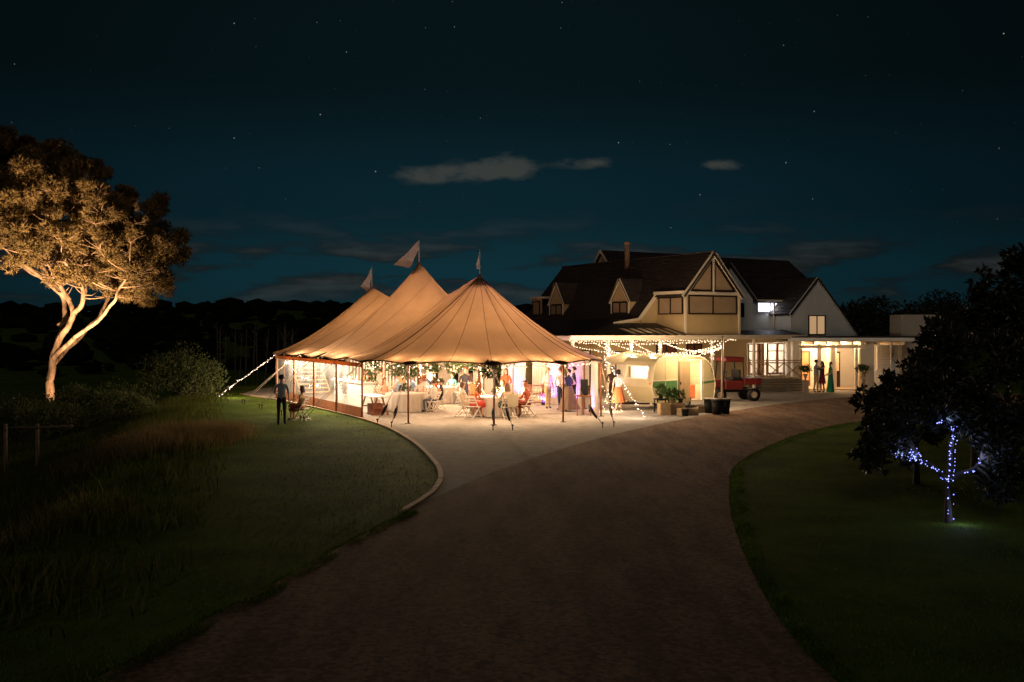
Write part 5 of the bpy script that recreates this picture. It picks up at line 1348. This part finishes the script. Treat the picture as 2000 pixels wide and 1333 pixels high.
# trestle, bar counter, steps, balustrade, bottle rack, drinks table
tt = thing('trestle_table', 'wooden trestle table just inside the clear tent wall', 'table', T2W(-3.9, 1.7), TR)
mb = MB(); mb.bbox(-.38, .38, -.9, .9, .72, .76, .01); mb.build('tabletop', m_white, tt)
for y in (-.7, .7):
    for s in (-1, 1): mb = MB(); mb.bar((s * .33, y, 0), (s * .1, y, .72), .05, .05, (0, 1, 0)); mb.build('leg', m_pole, tt)
    mb = MB(); mb.bar((-.24, y, .3), (.24, y, .3), .035, .05); mb.build('brace', m_pole, tt)
bx = crate('dark timber box under the trestle table by the clear wall', 0, 700, .5, .5, .45, TR, m_pole); bx.location = T2W(-3.9, 1.5)
ctr = thing('bar_counter', 'long white bar counter behind the clear tent wall', 'bar', T2W(-2.9, 7.2), TR)
mb = MB(); mb.bbox(-.3, .3, -1.9, 1.9, 0, 1.02, .02); mb.build('front', m_white, ctr); mb = MB(); mb.bbox(-.4, .4, -2.0, 2.0, 1.022, 1.07, .012); mb.build('worktop', m_linen, ctr)
strand('cool white fairy lights along the top of the white bar counter', [T2W(-3.25, 5.3, 1.14), T2W(-3.25, 9.1, 1.14)], .22, .02, emat('cool_bulb', (.7, .8, 1.0), 4), 60, 3, (.75, .84, 1.0), .03, seed=70)
R = random.Random(8)
for i in range(9):
    o = MB(); o.lathe([(.04, 0), (.042, .17), (.015, .23), (.015, .31)], 10); q = o.build('bottle', MATS['bottle_%d' % (i % 3)], None, True); q.location = T2W(-2.9 + R.uniform(-.2, .2), 5.5 + i * .4, 1.071); tag(q, 'bottle standing on the long white bar counter', 'bottle', 'bottles on the bar counter')
stp = thing('timber_steps', 'pale timber steps lit yellow beyond the tent', 'steps', T2W(-2.6, TL + 1.3), TR)
for k in range(9): mb = MB(); mb.bbox(-.8, .8, k * .26, k * .26 + .30, k * .2 + .12, k * .2 + .18, .01); mb.build('tread', mat('step_wood', (.62, .44, .20), .6), stp)
for s in (-.78, .78): mb = MB(); mb.bar((s, 0, .05), (s, 2.3, 1.85), .05, .16); mb.build('stringer', MATS['step_wood'], stp)
lamp('step_light', 'POINT', (0, -.5, 1.9), 40, (1, .72, .3), stp, .08)
bal = thing('white_balustrade', 'white picket balustrade showing under the far tent eave', 'balustrade', WP(752, 760, 55.5) * Vector((1, 1, 0)), radians(5))
for k in range(22): mb = MB(); x = -1.9 + k * .18; mb.box(x, x + .05, -.02, .02, .05, 1.95); mb.build('baluster', m_white, bal)
for z in (.10, 1.95): mb = MB(); mb.box(-2.0, 2.05, -.035, .035, z, z + .07); mb.build('rail', m_white, bal)
rk = thing('bottle_rack', 'small open timber shelf of pale bottles before the purple curtain', 'shelf', GP(1047, 792), TR)
for z in (.10, .50, .88): mb = MB(); mb.box(-.34, .34, -.15, .15, z, z + .03); mb.build('shelf_board', m_pole, rk)
for x in (-.36, .36): mb = MB(); mb.box(x - .02, x + .02, -.16, .16, 0, .95); mb.build('side_panel', m_pole, rk)
for z in (.13, .53):
    for k in range(5): o = MB(); o.lathe([(.045, 0), (.048, .18), (.016, .24), (.016, .31)], 10); o.build('bottle', mat('pale_bottle', (.75, .62, .42), .25, spec=.6), rk, True).location = (-.26 + k * .13, -.02, z)
dt = thing('drinks_table', 'narrow wooden high table with a black screen by the right tent pole', 'table', GP(1139, 812), .1)
mb = MB(); mb.bbox(-.3, .3, -.22, .22, .76, .81, .008); mb.build('tabletop', m_pole, dt)
for x in (-.27, -.02, .04, .27): mb = MB(); mb.bar((x, -.18 if x in (-.27, .27) else .1, 0), (x, -.18 if x in (-.27, .27) else .1, .76), .035, .035); mb.build('leg', m_pole, dt)
lt = thing('black_screen', 'upright black framed board on the narrow wooden table', 'board', GP(1141, 812) + Vector((0, 0, .812)), .15)
mb = MB(); mb.bbox(-.15, .15, -.02, .02, .02, .62, .008); mb.build('panel', m_dark, lt); mb = MB(); mb.box(-.13, .13, -.08, .08, 0, .018); mb.build('stand', m_dark, lt)

# hanging flowers and garlands
def flowerball(label, c, r, n, nf, seed, group='hanging flower clouds'):
    R = random.Random(seed); t = thing('hanging_flowers', label, 'flowers', c, 0, group)
    mb = MB(); mb.tube([(0, 0, r * .5), (0, 0, r + (.0 if 'side pole' in label else .4))], .008, 5); mb.build('wire', m_wire, t)
    mb = MB(); clump(mb, (0, 0, 0), r * 1.15, r, r * .8, n, .13, .06, R, 0); mb.build('greenery', m_green, t, kind='stuff')
    for i in range(nf): mb = MB(); d = rand_dir(R); mb.ico((d.x * r, d.y * r, d.z * r * .75), .055 * R.uniform(.8, 1.5), 1); mb.build('flower', m_petal, t, True)
flowerball('full hanging flower cloud beside the front centre side pole', polew('f', -22, 1.95) + Vector((.05, .35, 0)), .33, 420, 22, 1)
for i, (px, py, Y, r, lb) in enumerate(((728, 720, 44, .30, 'hanging greenery just inside the clear wall corner'), (775, 722, 43, .36, 'hanging flower cloud above the pleated tablecloth'), (800, 727, 42.2, .30, 'small hanging flower cloud beside the pole behind the guy ropes'), (845, 718, 44, .34, 'hanging flower cloud above the far seated guests'), (888, 717, 43, .34, 'hanging flower cloud left of the varnished front tent pole'), (925, 714, 45, .26, 'small hanging flower cloud behind the front tent pole'))):
    flowerball(lb, WP(px, py, Y), r, 300, 12, 20 + i)
gl = thing('greenery_garland', 'leafy garland with cream flowers strung across inside the tent', 'garland', T2W(-4.2, .4, 2.1))
mb = MB(); R = random.Random(77); fl_ = MB()
for i in range(60):
    t = i / 59; p = T2W(-4.2 + 8.0 * t, .4 + 2.4 * t, 2.28 - .35 * sin(pi * 3 * t) ** 2) - gl.location; clump(mb, p, .14, .14, .12, 16, .12, .05, R, 0)
    if i % 2: fl_.ico(p + rand_dir(R) * .1, .05, 1)
mb.build('greenery', m_green, gl, kind='stuff'); fl_.build('flowers', m_petal, gl, True, kind='stuff')
# urns at the porch
for (px, lb, k) in ((1573, 'flower filled urn on a pedestal by the tan porch door', 0), (1686, 'flower filled urn on a slim pedestal before the boarded porch pier', 1)):
    c = GP(px, 767 if k == 0 else 765); t = thing('flower_urn', lb, 'urn', c, 0, 'pedestal urns at the porch'); R = random.Random(90 + k); w = 1.0 if k == 0 else .62
    mb = MB(); mb.box(-.17 * w, .17 * w, -.17 * w, .17 * w, .012, .08); mb.box(-.14 * w, .14 * w, -.14 * w, .14 * w, .08, .60); mb.box(-.18 * w, .18 * w, -.18 * w, .18 * w, .60, .66); mb.build('pedestal', m_stone, t)
    mb = MB(); mb.lathe([(.07, .661), (.04, .72), (.05, .78), (.10, .9), (.13, 1.0), (.12, 1.01)], 14); mb.build('urn', m_stone, t, True)
    mb = MB()
    for i in range(14): a = i * 2.4; q = Vector((cos(a) * .33 * R.random(), sin(a) * .28 * R.random(), 1.15 + R.uniform(0, .22))); clump(mb, q, .13, .13, .10, 30, .12, .055, R)
    mb.build('foliage', m_green, t, kind='stuff')
    for i in range(7): mb = MB(); d = rand_dir(R); mb.ico((d.x * .3, d.y * .25, 1.22 + d.z * .12), .045, 1); mb.build('flower', m_petal, t, True)

# blue fairy lights on the magnolia
R = random.Random(44); bl = MB(); mo = Vector(mag_base)
t = thing('fairy_lights', 'blue white fairy lights wound over the magnolia trunk and limbs', 'string lights', mo)
paths = [([(0, 0, .1), (0, 0, .74)], 9, .085, .0), ([(-.01, 0, .74), (-.25, -.05, .95), (-.55, -.1, 1.12), (-.78, -.1, 1.15), (-1.02, -.1, 1.20)], 34, .05, .01), ([(-.6, -.1, 1.12), (-.72, -.1, 1.30)], 22, .09, .02), ([(0, 0, .74), (.05, .05, 1.0), (.06, .05, 1.35), (.10, 0, 1.62), (-.10, -.1, 1.75), (-.28, -.15, 1.80)], 62, .075, .02), ([(.3, .1, .87), (.48, .1, .93), (.62, .1, 1.10)], 9, .04, .01)]
for P, n, r, j in paths:
    Q = catmull(P, 8); cab = []
    for i in range(n):
        f = (i + .5) / n * (len(Q) - 1); q = Q[int(f)]; a = i * 2.1; p = q + Vector((cos(a) * r, -abs(sin(a)) * r - .02, R.gauss(0, .03))); bl.ico(p, .0095 * R.uniform(.7, 1.25), 1); cab.append(p)
    c = MB(); c.tube(cab, .003, 3); c.build('cable', m_wire, t)
bl.build('bulbs', m_bulbb, t, kind='stuff')
for p in ((-.7, -.2, 1.25), (-.9, -.15, 1.25), (.12, -.2, 1.4), (-.12, -.3, 1.85), (.6, .0, 1.15), (.15, -.2, .2)): lamp('fairy_glow', 'POINT', p, 2.2, (.36, .45, 1.0), t, .05)

# ------------------------------------------------------------------ people
SKIN = [mat('skin_light', (.62, .36, .25), .6, .06), mat('skin_tan', (.45, .25, .16), .6, .06), mat('skin_brown', (.28, .15, .09), .6, .06)]
HAIR = {'dark': mat('hair_dark', (.025, .014, .010), .5, .3, 30), 'brown': mat('hair_brown', (.11, .05, .025), .5, .3, 30), 'auburn': mat('hair_auburn', (.25, .075, .025), .5, .3, 30), 'blonde': mat('hair_blonde', (.55, .36, .15), .5, .2, 30)}
m_eye = mat('eye_dark', (.02, .015, .012), .3); m_lip = mat('lip', (.42, .14, .11), .5)
def cloth(c): k = 'cloth_%d_%d_%d' % tuple(int(v * 255) for v in c); return mat(k, c, .8, .12, 9, .1)
def person(label, p, rz, pose='stand', h=1.72, top=(.7, .7, .7), bottom=(.03, .03, .05), hair='dark', hairlen=0, sleeves='short', skirt=None, skin=0, arms='down', lean=0.0, turn=0.0, group=None, shoes=(.02, .02, .02)):
    k = h / 1.75; V = []; E = []; Rr = []; TG = []
    def v(x, y, z, r): V.append(Vector((x, y, z)) * k); Rr.append(r * k); return len(V) - 1
    def e(a, b, tg): E.append((a, b)); TG.append(tg)
    sit = pose == 'sit'; z0 = -.40 if sit else 0
    L = lambda z: lean * (z - .9)       # torso leaning forwards (-Y)
    pel = v(0, 0, .94 + z0, .135); sp = v(0, -L(1.1), 1.10 + z0, .118); ch_ = v(0, -L(1.3), 1.30 + z0, .135); nb = v(0, -L(1.45), 1.45 + z0, .07)
    nk = v(0, -.012 - L(1.52), 1.52 + z0, .05); hl = v(0, -.025 - L(1.58), 1.575 + z0, .07); hm = v(0, -.015 - L(1.65), 1.66 + z0, .092); ht = v(0, -.005 - L(1.72), 1.725 + z0, .055)
    e(pel, sp, 'T'); e(sp, ch_, 'T'); e(ch_, nb, 'T'); e(nb, nk, 'S'); e(nk, hl, 'S'); e(hl, hm, 'S'); e(hm, ht, 'S')
    hands = []
    for s in (-1, 1):
        sh = v(s * .175, -L(1.41), 1.405 + z0, .056); e(ch_, sh, 'T')
        am = arms[0 if s < 0 else 1] if isinstance(arms, (tuple, list)) else arms
        el, wr, hd = {'down': ((.235, .03, 1.13), (.245, -.05, .90), (.24, -.08, .82)), 'bent': ((.24, .04, 1.14), (.19, -.20, 1.10), (.15, -.27, 1.12)), 'table': ((.25, -.14, 1.16), (.17, -.36, 1.17), (.13, -.43, 1.18)),
                      'lap': ((.24, .0, 1.14), (.15, -.20, 1.02), (.09, -.26, 1.00)), 'hip': ((.36, .08, 1.17), (.22, -.02, 1.00), (.16, -.06, .98)), 'hug': ((.26, -.22, 1.30), (.14, -.42, 1.36), (.06, -.46, 1.38)), 'raise': ((.30, -.10, 1.25), (.25, -.20, 1.48), (.24, -.22, 1.56))}[am]
        ei = v(s * el[0], el[1] - L(el[2]), el[2] + z0, .041); wi = v(s * wr[0], wr[1] - L(wr[2]), wr[2] + z0, .029); hi = v(s * hd[0], hd[1] - L(hd[2]), hd[2] + z0, .032)
        e(sh, ei, 'U'); e(ei, wi, 'W'); e(wi, hi, 'S'); hands.append((wi, hi, s))
        if sit: hp = v(s * .10, -.02, .90 + z0, .095); kn = v(s * .12, -.43, .93 + z0 - .01, .066); an = v(s * .12, -.40, .085, .043); to = v(s * .13, -.56, .045, .036)
        else:
            st = .06 if s > 0 else -.04
            hp = v(s * .095, 0, .90, .095); kn = v(s * .10, -.015 + st * .6, .50, .062); an = v(s * .105, .02 + st, .09, .043); to = v(s * .125, -.135 + st, .045, .036)
        e(pel, hp, 'B'); e(hp, kn, 'B'); e(kn, an, 'L'); e(an, to, 'F')
    me = bpy.data.meshes.new('body'); me.from_pydata(V, E, []); ob = bpy.data.objects.new('tmp', me); COL.objects.link(ob)
    md = ob.modifiers.new('s', 'SKIN'); md.use_smooth_shade = True
    for i, r in enumerate(Rr): me.skin_vertices[0].data[i].radius = (r, r)
    me.skin_vertices[0].data[0].use_root = True
    sb = ob.modifiers.new('d', 'SUBSURF'); sb.levels = 1; sb.render_levels = 1
    dg = bpy.context.evaluated_depsgraph_get(); m2 = bpy.data.meshes.new_from_object(ob.evaluated_get(dg)); bpy.data.objects.remove(ob); bpy.data.meshes.remove(me)
    vs = [q.co.copy() for q in m2.vertices]; fs = [tuple(f.vertices) for f in m2.polygons]; bpy.data.meshes.remove(m2)
    mats_ = [SKIN[skin], cloth(top), cloth(bottom), cloth(shoes)]
    tgm = {'T': 1, 'U': 0 if sleeves == 'none' else 1, 'W': 1 if sleeves == 'long' else 0, 'S': 0, 'B': 2, 'L': 0 if skirt else 2, 'F': 3}
    segs = [(V[a], V[b], tgm[t], Rr[a]) for (a, b), t in zip(E, TG)]
    mi = []
    for f in fs:
        c = sum((vs[i] for i in f), Vector()) / len(f); best = None
        for a, b, t, r in segs:
            ab = b - a; q = max(0, min(1, (c - a).dot(ab) / ab.length_squared)); d = (c - a - ab * q).length - r * .6
            if best is None or d < best[0]: best = (d, t)
        mi.append(best[1])
    mb = MB(); mb.v = [tuple(q) for q in vs]; mb.f = fs; mb.m = mi; mb.cur = 0
    for wi, hi, s in hands:          # four fingers and a thumb on each hand
        d = (V[hi] - V[wi]).normalized(); sd = d.cross(Vector((0, 0, 1))); sd = sd.normalized() if sd.length > .1 else Vector((0, 1, 0)); cu = sd.cross(d).normalized() * -.012
        for q, ln in zip((-1.5, -.5, .5, 1.5), (.062, .075, .07, .055)):
            b0 = V[hi] + sd * q * .017 * k + d * .018; mb.tube([b0, b0 + d * ln * .55 * k + cu * .5, b0 + d * ln * k + cu * 2], [.0095 * k, .009 * k, .006 * k], 5)
        b0 = V[hi] - d * .01 + sd * -.026; mb.tube([b0, b0 - sd * .028 + d * .022, b0 - sd * .034 + d * .055], [.011 * k, .0095 * k, .007 * k], 5)
    t = thing('person', label, 'person', p, rz, group)
    hd_ = V[hm]; mb.tube([hd_ + Vector((0, -.088, .0)) * k, hd_ + Vector((0, -.113, -.018)) * k, hd_ + Vector((0, -.088, -.03)) * k], [.008 * k, .015 * k, .01 * k], 6)
    for s in (-1, 1): mb.ico(hd_ + Vector((s * .09, .005, -.01)) * k, .022 * k, 1, (.5, .8, 1.2))
    mb.build('body', mats_, t, True)
    f = MB()
    for s in (-1, 1): f.ico(hd_ + Vector((s * .035, -.088, .01)) * k, .010 * k, 1)
    f.cur = 1; f.ico(hd_ + Vector((0, -.086, -.055)) * k, .018 * k, 1, (1.2, .5, .4)); f.build('face', [m_eye, m_lip], t, True)
    # hair: cap open at the face, optional length down the back
    hb = MB(); rows = []
    for i in range(7):
        th = pi * .62 * i / 6; row = []
        for j in range(15):
            a = -pi / 2 + (j / 14 - .5) * 2 * pi + pi     # seam at the face
            back = .5 + .5 * sin(a); lim = 1 if th < .9 else (1 if back > .25 else 0)
            rr = .108 * k
            x, y, z = sin(th) * cos(a), sin(th) * sin(a), cos(th)
            if back < .25 and th > .95: z = cos(.95); x, y = sin(.95) * cos(a) * .98, sin(.95) * sin(a) * .98
            row.append(hd_ + Vector((x * rr, y * rr * 1.06 + .012 * k, z * rr * 1.08 + .005)))
        rows.append(row)
    hb.grid(rows)
    if hairlen:
        rows = []
        for i in range(6):
            tt_ = i / 5; rows.append([hd_ + Vector((cos(a) * (.10 + .02 * tt_), sin(a) * .09 + .03 + .03 * tt_, .02 - tt_ * hairlen)) * k for a in [pi * (q / 8) for q in range(-1, 10)]])
        hb.grid(rows)
    hb.build('hair', HAIR[hair], t, True)
    if skirt:
        zt, zb, r0, r1, c = skirt; sk = MB(); rows = []
        if sit:
            for i in range(7):
                q = i / 6; rows.append([Vector((cos(a) * (.17 + .05 * q + .012 * cos(a * 9)), .04 - .52 * q + 0 * a, .53 + sin(a) * (.12 + .03 * q) + (-.05 if sin(a) < 0 and q > .4 else 0))) * k for a in [2 * pi * j / 20 for j in range(21)]])
        else:
            for i in range(9):
                q = i / 8; rr = r0 + (r1 - r0) * q ** 1.1; rows.append([Vector((cos(a) * rr * (1 + .06 * q * cos(a * 11)), sin(a) * rr * .85 * (1 + .06 * q * cos(a * 11)), zt + (zb - zt) * q)) * k for a in [2 * pi * j / 44 for j in range(45)]])
        sk.grid(rows); sk.build('skirt', cloth(c), t, True)
    return t
def face(p, q): d = Vector(q) - Vector(p); return atan2(d.x, -d.y)      # rotation so that -Y looks at q
# outside on the lawn
a = GP(550, 831); person('standing man in grey shirt and dark trousers on the lawn by the tent', a, face(a, GP(585, 800)) , 'stand', 1.78, (.26, .28, .33), (.012, .012, .016), 'dark', 0, 'short', None, 0, ('down', 'bent'))
a = GP(590, 822); r_ = face(a, a + Vector((-1, .25, 0))); chair(a, r_, 'white folding chair on the lawn outside the clear tent wall'); person('seated woman in cream top and rust skirt on the lawn chair', a, r_, 'sit', 1.66, (.62, .42, .22), (.30, .07, .03), 'brown', .18, 'long', (0, 0, 0, 0, (.30, .07, .03)), 0, 'lap')
# seated round the tables
def seat_at(label, clabel, tbl, ang, dist, **kw):
    p = tbl + Vector((cos(radians(ang)) * dist, sin(radians(ang)) * dist, 0)); r = face(p, tbl); chair(p, r, clabel); return person(label, p, r, 'sit', **kw)
seat_at('seated guest with brown hair in a pale floral dress, back turned to the drive', 'white folding chair under the guest in pale floral dress', TB, 198, 1.38, top=(.72, .62, .48), bottom=(.55, .50, .38), hair='brown', hairlen=.12, skirt=(0, 0, 0, 0, (.66, .58, .42)), arms='table', skin=0)
seat_at('seated blonde guest in a coral top with long hair', 'white folding chair under the blonde guest in coral', TB, 232, 1.40, top=(.62, .16, .07), bottom=(.55, .08, .05), hair='blonde', hairlen=.34, sleeves='long', skirt=(0, 0, 0, 0, (.52, .06, .04)), arms='table')
p = TB + Vector((.52, -1.32, 0)); c4 = chair(p, face(p, TB) + .2, 'empty white folding chair with a khaki jacket over its back')
jk = thing('draped_jacket', 'pale khaki jacket draped over the empty chair back', 'jacket', p, face(p, TB) + .2)
mb = MB(); mb.grid([[(x, .245 + (.02 if x in (-.24, .24) else 0.045 + .012 * sin(x * 30)) - .004 * i, .93 - i * .075) for x in (-.24, -.16, -.08, 0, .08, .16, .24)] for i in range(7)]); mb.grid([[(x, .245 - .07 * i, .93 + (.012 if i == 1 else 0) - .02 * max(0, i - 1)) for x in (-.24, -.12, 0, .12, .24)] for i in range(3)]); mb.build('cloth', fabric('khaki_cloth', (.42, .36, .25), .1), jk, True)
seat_at('seated guest in a rust red top at the edge of the front table', 'white folding chair under the guest in rust red', TB, -28, 1.42, top=(.30, .06, .025), bottom=(.12, .03, .02), hair='auburn', hairlen=.1, sleeves='long', skirt=(0, 0, 0, 0, (.22, .05, .03)), arms='table', lean=.15)
seat_at('seated guest in a green dress beside the khaki jacket chair', 'white folding chair under the guest in green', TB, -72, 1.40, top=(.55, .38, .26), bottom=(.03, .06, .04), hair='brown', hairlen=.2, skirt=(0, 0, 0, 0, (.03, .07, .045)), arms='table')
seat_at('seated guest in an olive gold jacket behind the front tent pole', 'white folding chair under the guest in olive gold', TB, 125, 1.35, top=(.34, .22, .09), bottom=(.1, .08, .05), hair='blonde', hairlen=.2, sleeves='long', arms='table')
seat_at('seated dark haired guest facing the drive across the front table', 'white folding chair under the dark haired guest facing the drive', TB, 80, 1.35, top=(.70, .62, .55), bottom=(.05, .05, .06), hair='brown', arms='table')
seat_at('seated guest in a pale pink shirt right of the front table', 'white folding chair under the guest in pale pink', TB, 35, 1.4, top=(.70, .45, .42), bottom=(.08, .06, .06), hair='dark', arms='bent')
seat_at('seated guest in a red top beside the pleated tablecloth', 'white folding chair under the guest in a red top', TA, 32, 1.36, top=(.60, .06, .04), bottom=(.05, .05, .05), hair='dark', hairlen=.12, arms='table')
seat_at('seated guest with white shirt and dark waistcoat beside the red top', 'white folding chair under the guest in a dark waistcoat', TA, 0, 1.45, top=(.035, .03, .035), bottom=(.03, .03, .035), hair='dark', sleeves='none', skin=1, arms='table')
seat_at('seated guest in a white jacket on the chair nearest the pleated cloth', 'white folding chair with a white jacket beside the pleated cloth', TA, -32, 1.42, top=(.75, .70, .64), bottom=(.10, .12, .16), hair='brown', sleeves='long', arms='lap')
seat_at('seated tanned guest behind the pole at the pleated tablecloth', 'white folding chair under the tanned guest behind the pole', TA, 68, 1.32, top=(.66, .50, .40), bottom=(.05, .05, .06), hair='auburn', skin=1, arms='table')
seat_at('seated long haired guest in a peach top left of the pleated tablecloth', 'white folding chair under the long haired guest in peach', TA, 140, 1.35, top=(.66, .36, .24), bottom=(.4, .2, .15), hair='auburn', hairlen=.34, arms='bent')
seat_at('seated guest in a dark jacket at the far side of the pleated tablecloth', 'white folding chair under the guest in a dark jacket', TA, 100, 1.34, top=(.05, .045, .05), bottom=(.03, .03, .03), hair='dark', sleeves='long', arms='table')
seat_at('seated guest in cream behind the clear wall table', 'white folding chair under the guest in cream', TD, 40, 1.35, top=(.7, .6, .5), bottom=(.1, .1, .1), hair='brown', arms='table')
seat_at('seated guest in burgundy at the clear wall table', 'white folding chair under the guest in burgundy', TD, 110, 1.35, top=(.25, .03, .04), bottom=(.1, .02, .03), hair='dark', hairlen=.2, arms='table')
seat_at('seated guest in blue shirt under the middle peak', 'white folding chair under the guest in a blue shirt', TE, 200, 1.35, top=(.30, .38, .55), bottom=(.05, .05, .08), hair='brown', arms='table')
seat_at('seated guest in white under the middle peak', 'white folding chair under the guest in white', TE, -40, 1.35, top=(.78, .74, .68), bottom=(.3, .3, .3), hair='blonde', hairlen=.25, arms='table')
seat_at('seated guest in teal at the far side of the middle table', 'white folding chair under the guest in teal', TE, 70, 1.35, top=(.10, .30, .30), bottom=(.05, .05, .05), hair='dark', arms='table')
for lb, tb, an, tp, bt, hr, hl in (('lilac dress under the rear peak', TF, 20, (.45, .34, .55), (.4, .3, .5), 'brown', .25), ('white shirt under the rear peak', TF, -60, (.75, .72, .68), (.05, .05, .07), 'dark', 0), ('mustard top under the rear peak', TF, 110, (.50, .33, .08), (.06, .05, .05), 'auburn', .2),
                                   ('sky blue dress at the clear wall table', TD, -20, (.32, .45, .58), (.3, .42, .55), 'blonde', .25), ('black suit at the clear wall table', TD, 170, (.03, .03, .035), (.03, .03, .035), 'dark', 0), ('salmon dress at the middle table', TE, 10, (.62, .28, .20), (.6, .26, .2), 'brown', .25), ('navy jacket at the middle table', TE, 130, (.03, .04, .09), (.03, .03, .05), 'dark', 0), ('ivory blouse at the middle table', TE, 240, (.74, .68, .58), (.2, .15, .12), 'auburn', .2)):
    seat_at('seated guest in a ' + lb, 'white folding chair under the ' + lb.split(' ')[0] + ' clad guest at ' + lb.split(' ', 2)[2], tb, an, 1.36, top=tp, bottom=bt, hair=hr, hairlen=hl, sleeves='long' if hl == 0 else 'short', arms='table')
# standing in the tent
for (px, py, lb, kw) in ((908, 800, 'standing man in a dark jacket behind the front table', dict(h=1.78, top=(.035, .03, .035), hair='auburn', sleeves='long', arms='bent')),
                         (988, 797, 'standing woman in a rust shawl behind the front table', dict(h=1.70, top=(.34, .09, .035), bottom=(.28, .07, .03), hair='auburn', hairlen=.3, sleeves='long', arms='bent', skirt=(.98, .25, .17, .30, (.30, .08, .035)))),
                         (1070, 799, 'standing guest in white shirt and khaki trousers by the bottle rack', dict(h=1.76, top=(.80, .76, .72), bottom=(.40, .30, .17), hair='blonde', arms=('bent', 'down'))),
                         (1095, 802, 'standing man in a white shirt and navy trousers by the purple light', dict(h=1.80, top=(.80, .76, .74), bottom=(.02, .025, .07), hair='brown', sleeves='long', arms=('bent', 'hip'))),
                         (1111, 804, 'standing woman in a navy top and long flared brown skirt', dict(h=1.74, top=(.030, .030, .075), bottom=(.12, .08, .06), hair='dark', sleeves='none', arms=('bent', 'hip'), skirt=(1.06, .10, .15, .46, (.16, .105, .075)))),
                         (1121, 800, 'standing man in a black suit behind the flared brown skirt', dict(h=1.80, top=(.02, .02, .025), bottom=(.02, .02, .025), hair='dark', sleeves='long', arms='bent')),
                         (840, 782, 'standing waiter in a white shirt behind the far tables', dict(h=1.76, top=(.75, .72, .68), bottom=(.02, .02, .02), hair='dark', sleeves='long', arms='bent')),
                         (742, 786, 'standing woman in a peach dress near the bar counter', dict(h=1.68, top=(.66, .40, .28), bottom=(.6, .35, .25), hair='auburn', hairlen=.3, arms='raise', skirt=(1.0, .45, .16, .30, (.62, .36, .26))))):
    a = GP(px, py); fx = {908: TB, 988: TB, 1070: GP(1095, 802), 1095: GP(1070, 799), 1111: GP(1085, 780), 1121: GP(1095, 800), 840: TE, 742: TD}[px]
    person(lb, a, face(a, fx) + (.0 if px != 1111 else .3), 'stand', group=None, **kw)
# by the caravan and the porch
a = GP(1208, 802); person('woman in a white top and orange skirt standing beside the caravan end', a, face(a, GP(1190, 790)), 'stand', 1.70, (.78, .72, .66), (.55, .16, .05), 'dark', .12, 'short', (1.02, .35, .16, .30, (.52, .16, .06)), 0, ('bent', 'down'))
a = GP(1196, 795); person('guest in a dark brown jacket under the cream umbrella', a, face(a, GP(1208, 802)), 'stand', 1.76, (.10, .05, .03), (.06, .035, .025), 'dark', 0, 'long', None, 1, 'bent')
a = GP(1594, 768); b = a + Vector((.34, .05, 0)); a.z = b.z = .012
person('guest in a grey shirt and tan trousers hugging someone at the porch', a, face(a, b), 'stand', 1.76, (.28, .26, .26), (.42, .28, .15), 'dark', 0, 'short', None, 0, 'hug')
person('woman in a short burgundy dress hugged at the porch', b, face(b, a), 'stand', 1.66, (.035, .03, .03), (.12, .015, .025), 'dark', .2, 'long', (1.0, .52, .16, .22, (.14, .015, .03)), 1, 'hug')
a = GP(1622, 768); a.z = .012; person('woman in a long emerald green dress beside the hugging pair', a, face(a, GP(1596, 768)), 'stand', 1.64, (.015, .20, .095), (.015, .20, .095), 'brown', .05, 'none', (1.05, .04, .15, .25, (.012, .19, .09)), 1, 'lap')
